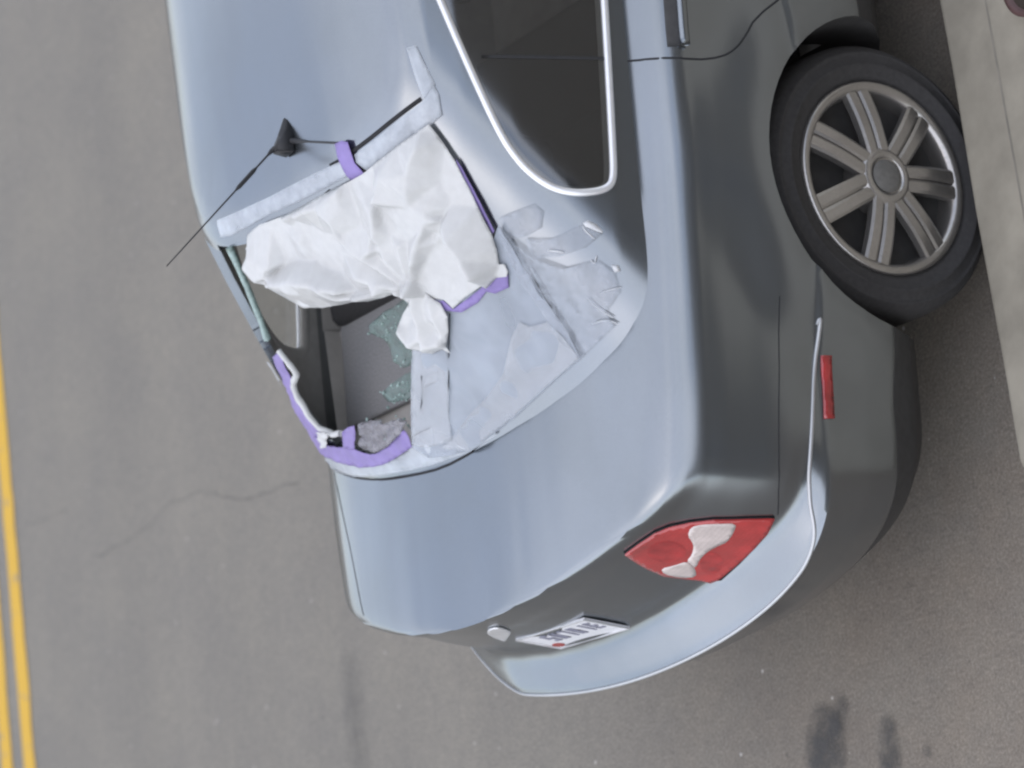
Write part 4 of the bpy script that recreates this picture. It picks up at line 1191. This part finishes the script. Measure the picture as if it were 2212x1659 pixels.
# door mirrors and head lamps at the front, outside the picture
for s in (1, -1):
    bm = bmesh.new(); add_box(bm, (s * .80 if s > 0 else -1.0, 1.62, .93), (1.0 if s > 0 else -.80, 1.74, 1.06), .03); bm_obj('door_mirror', bm, PAINT, car, True)
    hl = [Vector((s * x, y, z)) for x, y, z in ((.38, 3.4, .62), (.60, 3.35, .66), (.76, 3.1, .68), (.74, 3.2, .57), (.58, 3.38, .54), (.40, 3.45, .54))]
    patch('headlight', hl, CLEARLENS, .002, .006, .03, car, bvh=BODY_BVH, dirn=Vector((.3 * s, 1, .2)))

# rear window surround: seals and the glass left in its frame
ribbon('window_seal', PTS['base_arc'] + PTS['base_arc_right'], .0032, .002, SEAM, car)
ribbon('window_seal', PTS['window_right'][3:], .0012, .0008, SEAM, car)
ribbon('roof_gap', PTS['seal_gap'], .005, .0015, SEAM, roof)
edge_l = mirror_pts(PTS['window_right'])

pane = patch('rear_glass', PTS['glass_left'], CLEARGLASS, -.004, .004, .02, car, bvh=CAB_BVH)
rng = random.Random(11)
gl = patch('broken_glass', PTS['shards_a'], SHARD, -.012, .004, .012, car, height=lambda x, y, d, p: -.02 + .02 * noise.noise(Vector((x * 14, y * 14, 2))), bvh=CAB_BVH)
patch('broken_glass', PTS['shards_b'], SHARD, -.008, .004, .012, car, height=lambda x, y, d, p: -.015 + .018 * noise.noise(Vector((x * 14, y * 14, 7))), bvh=CAB_BVH)
def crumbs(keys, count):
    bm = bmesh.new()
    for k in keys:
        pts = [Vector(p) for p in PTS[k]]
        c = sum(pts, Vector()) / len(pts)
        for _ in range(count):
            i = rng.randrange(len(pts))
            a, b_ = pts[i], pts[(i + 1) % len(pts)]
            q = c.lerp(a.lerp(b_, rng.random()), rng.random() ** .6 * .95)
            h = CAB_BVH.find_nearest(q)
            q = h[0] + Vector((rng.uniform(-.01, .01), rng.uniform(-.01, .01), rng.uniform(-.035, .004)))
            s_ = rng.uniform(.002, .0055)
            r = bmesh.ops.create_icosphere(bm, subdivisions=1, radius=s_)
            mt = Matrix.Translation(q) @ Matrix.Rotation(rng.random() * 6, 4, Vector((rng.random(), rng.random(), rng.random() + .1))) @ Matrix.Diagonal((1, rng.uniform(.5, 1.2), rng.uniform(.35, .9), 1))
            for v in r['verts']: v.co = mt @ v.co
    o = bm_obj('glass_crumbs', bm, SHARD_EDGE, car)
    o['kind'] = 'stuff'
crumbs(['shards_a', 'shards_b', 'crumple'], 40)
P, N = on_surface(resample(PTS['pillar_glass'], .02), .004, CAB_BVH)
tube('glass_edge', P, [.008 + .005 * abs(noise.noise(p * 20)) for p in P], SHARD_EDGE, car, 7)

# roof aerial
ab = Vector(PTS_ANT[0]) if 'PTS_ANT' in globals() else Vector((.06, .245, 1.40))
h = CAB_BVH.ray_cast(ab + Vector((0, 0, .3)), Vector((0, 0, -1)))
ab = h[0]
bm = bmesh.new()
base_pts = [(-.024, -.05, 0), (.024, -.05, 0), (.026, .03, 0), (.012, .07, 0), (-.012, .07, 0), (-.026, .03, 0)]
lo = [bm.verts.new(ab + Vector(p) + Vector((0, 0, -.006))) for p in base_pts]
hi = [bm.verts.new(ab + Vector((p[0] * .5, p[1] * .35 - .03, .042 if p[1] < 0 else .026))) for p in base_pts]
for i in range(6): bm.faces.new((lo[i], lo[(i + 1) % 6], hi[(i + 1) % 6], hi[i]))
bm.faces.new(hi); bm.faces.new(list(reversed(lo)))
bmesh.ops.bevel(bm, geom=[e for e in bm.edges], offset=.005, segments=2, affect='EDGES')
ant = bm_obj('aerial', bm, BLACK, car, True)
tip = Vector((-0.020000, -0.068688, 1.690266))
st = ab + Vector((0, -.035, .036))
L = [st.lerp(tip, i / 30) for i in range(31)]
tube('whip', L, [.0055 if i < 2 else (.0052 if 6 <= i <= 10 else .0026 - .0012 * i / 30) for i in range(31)], BLACK, ant, 8)
Q = [ab + Vector((.015, -.02, .004)), Vector(PTS['purple_top'][0])]
P, N = on_surface(resample(Q, .02), .003, CAB_BVH)
tube('aerial_lead', P, [.008 - .0055 * min(1, i / 4) for i in range(len(P))], BLACK, ant, 8)

# ------------------------------------------------------------------ plastic and tape over the rear window (each lies on the car: a thing of its own)
KNOT = Vector(PTS['bag_tail'][0])
def ridged(v): return 1 - 2 * abs(noise.noise(v))

class Crumple:
    """height of a crumpled thin sheet: flat facets that meet in sharp creases along given fold lines"""
    def __init__(self, folds, spots, loose, seed, base, outline, jitter):
        self.folds, self.spots, self.loose, self.rng = folds, spots, loose, random.Random(seed)
        self.base, self.outline, self.jitter = base, outline, jitter
    def prepare(self, c, u, v, n):
        to2 = lambda p: Vector(((Vector(p) - c).dot(u), (Vector(p) - c).dot(v)))
        P, H, E = [], [], []
        out = [to2(p) for p in resample(self.outline, .05, True)]
        for q in out: P.append(q); H.append(self.base * .3 + self.rng.uniform(0, .006))
        E += [(i, (i + 1) % len(out)) for i in range(len(out))]
        for pts, hgt in self.folds:
            L = resample(pts, .055)
            for i, p in enumerate(L):
                t = i / max(1, len(L) - 1)
                P.append(to2(p) + Vector((self.rng.uniform(-1, 1), self.rng.uniform(-1, 1))) * .004)
                H.append(self.base + hgt * (.55 + .45 * math.sin(math.pi * (.15 + .7 * t))) * self.rng.uniform(.75, 1.2))
                if i: E.append((len(P) - 2, len(P) - 1))
        for p, hgt in self.spots: P.append(to2(p)); H.append(self.base + hgt)
        ring = [(q.x, q.y) for q in out]
        x0, x1 = min(q[0] for q in ring), max(q[0] for q in ring); y0, y1 = min(q[1] for q in ring), max(q[1] for q in ring)
        tries = 0; added = 0
        while added < self.loose and tries < 4000:
            tries += 1
            q = Vector((self.rng.uniform(x0, x1), self.rng.uniform(y0, y1)))
            if not inside_poly(q.x, q.y, ring) or min((q - o).length for o in P) < .028: continue
            P.append(q); H.append(self.base + self.rng.uniform(-self.jitter, self.jitter * .5)); added += 1
        vo, eo, fo, ov, *_ = geometry.delaunay_2d_cdt(P, E, [], 0, 1e-5)
        self.V = np.array([(q.x, q.y) for q in vo])
        self.H = np.array([H[o[0]] if o else self.base for o in ov])
        self.T = np.array([list(f) for f in fo if len(f) == 3])
        A, B, C = (self.V[self.T[:, k]] for k in range(3))
        self.A, self.e1, self.e2 = A, B - A, C - A
        self.det = self.e1[:, 0] * self.e2[:, 1] - self.e1[:, 1] * self.e2[:, 0]
    def facet(self, x, y):
        d = np.array((x, y)) - self.A
        s_ = (d[:, 0] * self.e2[:, 1] - d[:, 1] * self.e2[:, 0]) / self.det
        t_ = (self.e1[:, 0] * d[:, 1] - self.e1[:, 1] * d[:, 0]) / self.det
        k = int(np.argmax(np.minimum(np.minimum(s_, t_), 1 - s_ - t_)))
        a, b_, c_ = self.H[self.T[k]]
        return float(a + (b_ - a) * s_[k] + (c_ - a) * t_[k])
    def __call__(self, x, y, d, p):
        r = .004
        h = (self.facet(x, y) * 2 + self.facet(x + r, y) + self.facet(x - r, y) + self.facet(x, y + r) + self.facet(x, y - r)) / 6
        return max(0, h) + .0012 * ridged(p * 16) + .0008 * ridged(p * 41)

FOLDS = [('r1', .038), ('r2', .034), ('r3', .026), ('r4', .026), ('r5', -.012), ('r6', -.012), ('r7', .030), ('r8', .026), ('r9', .020), ('r10', .018), ('r11', .024),
         ('r12', -.012), ('r13', .018), ('r14', .018), ('r15', .020), ('r16', -.012), ('r17', -.010), ('r18', -.012), ('r19', .026)]
def gathers():
    out = []
    rng = random.Random(21)
    a0 = (Vector(PTS['bag'][6]) - KNOT); a1 = (Vector(PTS['bag'][-12]) - KNOT)
    nn = a0.cross(a1).normalized(); a0 = a0.normalized()
    full = a0.angle(a1)
    if nn.dot(Vector((0, -.5, .85))) < 0: nn = -nn
    sgn = 1 if Matrix.Rotation(full, 3, nn) @ a0 @ a1.normalized() > .5 else -1
    for i in range(11):
        an = sgn * full * (i + .5 + rng.uniform(-.35, .35)) / 11
        d = Matrix.Rotation(an, 3, nn) @ a0
        r1 = rng.uniform(.08, .27)
        out.append(([KNOT + d * .03, KNOT + d * (.03 + r1 * .5), KNOT + d * (.03 + r1)], rng.uniform(.018, .036) if i % 2 else rng.uniform(-.014, .004)))
    return out
bag_h = Crumple([(PTS[k], a * 1.4) for k, a in FOLDS if k not in ('r1', 'r12', 'r8', 'r17')] + gathers(), [(KNOT, .05)], 4, 5, .016, PTS['bag'], .012)
TAIL_FOLDS = [('t1', .022), ('t2', .024), ('t3', .012)]
tail_h = Crumple([(PTS[k], a) for k, a in TAIL_FOLDS], [], 5, 8, .007, PTS['bag_tail'], .008)
bag = patch('plastic_bag', PTS['bag'], BAG, .006, .0010, .0055, None, height=bag_h, bvh=CAB_BVH)
tag(bag, 'crumpled white plastic bag stretched over the upper half of the broken rear window', 'plastic bag')
patch('knotted_end', PTS['bag_tail'], BAG, .012, .0010, .0055, bag, height=tail_h, bvh=CAB_BVH)

def wr(amp, f, seed, base=0.0, edge=0.0):
    def fn(x, y, d, p):
        q = Vector((x * f, y * f, seed))
        return base + amp * abs(noise.noise(q)) + amp * .5 * noise.noise(q * 2.7) + edge * math.exp(-d / .006)
    return fn
film = patch('clear_film', PTS['film'], FILM, .004, .0006, .010, None, height=wr(.010, 9, 3.3, .001, .003))
tag(film, 'clear crinkled plastic film over the right half of the rear window and onto the trunk', 'plastic film')
for k in ('film_slit_a', 'film_edge_shade', 'film_slit_c'):  # thin dark lines; the long one paints the shadow along the film edge
    ribbon('dark_line', PTS[k], .0013, .0010, SEAM, film, off=.010)
patch('film_strip', PTS['film_strip'], TAPE_WHITE, .0085, .0006, .010, film, height=wr(.006, 14, 2.2, .001, .002))
patch('film_strip', PTS['film_box'], TAPE_WHITE, .0095, .0006, .010, film)
ribbon('dark_line', PTS['crease_a'], .0012, .0009, SEAM, film, off=.010)
patch('loose_edge', PTS['film_pillar'], TAPE, .0075, .0006, .009, film, height=wr(.006, 16, 5.1, .001, .003))
patch('outer_fold', PTS['fold_outer'], TAPE_WHITE, .007, .0006, .008, film, height=lambda x, y, d, p: .005 * math.exp(-d / .012) + .004 * noise.noise(p * 14))
patch('bright_fold', PTS['tape_fold'], FOLD_HIGHLIGHT, .008, .001, .006, film, height=lambda x, y, d, p: .007 * (1 - math.exp(-d / .008)))
patch('bright_fold', PTS['bright_a'], FOLD_HIGHLIGHT, .008, .001, .006, film, height=lambda x, y, d, p: .006 * (1 - math.exp(-d / .008)))
for k in ('gl1', 'gl2', 'gl3', 'gl4', 'gl5', 'gl6', 'gl7'):  # pale thin tubes that paint highlights along the film's creases
    P, N = on_surface(resample(smooth_line(PTS[k], 2), .006), .007)
    n = len(P)
    tube('crease_highlight', P, [.0004 + .0017 * math.sin(math.pi * i / max(1, n - 1)) * (.6 + .8 * abs(noise.noise(p * 40))) for i, p in enumerate(P)], FOLD_HIGHLIGHT, film, 6)

TAPES = [('tape_a', TAPE, 'short strip of clear tape across the rear pillar, nearest the side window', .005),
         ('tape_b', TAPE, 'crinkled strip of clear tape on the rear pillar ending in a bright fold', .0055),
         ('roof_tape_left', TAPE_PALE, 'wide clear tape along the rear edge of the roof, left of the purple strip', .0035),
         ('roof_tape_right', TAPE_PALE, 'wide clear tape along the rear edge of the roof, right of the purple strip', .0035),
         ('roof_tape_up', TAPE_PALE, 'short clear tape strip running up the roof edge at a right angle', .003),
         ('bottom_tape', TAPE_PALE, 'broad clear tape sealing the bottom edge of the rear window to the trunk lid', .0045),
         ('tape_loop', TAPE_PALE, 'loose loop of clear tape sticking out past the far rear pillar', .006)]
for k, mt, lab, off in TAPES:
    o = patch('clear_tape', PTS[k], mt, off, .0006, .010, None, height=wr(.003, 22, len(k) * 1.7, 0, .001))
    tag(o, lab, 'tape', 'clear tape strips')
PUR = [('purple_top', 'short purple tape strip holding the bag to the rear edge of the roof', .0075, 0),
       ('purple_left', 'long purple tape strip down the far left edge of the rear window', .0075, .003),
       ('purple_bottom', 'wide purple tape strip curving along the bottom left of the rear window', .0085, .003),
       ('purple_tab', 'small upright purple tape tab above the bottom purple strip', .0105, .004),
       ('purple_right', 'torn purple tape under the lower right edge of the white bag', .0105, .002),
       ('purple_edge', 'thin sliver of purple tape along the right edge of the white bag', .009, 0)]
for k, lab, off, am in PUR:
    o = patch('purple_tape', PTS[k], PURPLE, off, .0008, .009, None, height=wr(.0025 + am, 18, len(k) * 2.1, 0, .0008))
    tag(o, lab, 'tape', 'purple tape strips')
# rolled, torn edge of an older plastic sheet
P, N = on_surface(resample(smooth_line(PTS['torn_strip'], 2), .008), .014)
P = [p + Vector((noise.noise(p * 30), noise.noise(p * 30 + Vector((4, 4, 4))), noise.noise(p * 25))) * .005 for p in P]
ts = tube('torn_plastic', P, [.007 + .006 * abs(noise.noise(p * 22)) for p in P], BAG, None, 8)
tag(ts, 'rolled strip of torn white plastic hanging inside the long purple tape', 'plastic strip')
patch('torn_flap', PTS['torn_flap'], BAG, .014, .0012, .007, ts, height=wr(.014, 30, 5, .004, .003))
cr = patch('crumpled_film', PTS['crumple'], film_mat('crumpled_film', (.34, .33, .36), .55, .15, 1.0, 40, .8, var=.3), .004, .0008, .008, None, height=wr(.03, 22, 9, .0, .002))
tag(cr, 'crumpled scrap of clear film above the bottom purple tape', 'plastic film')
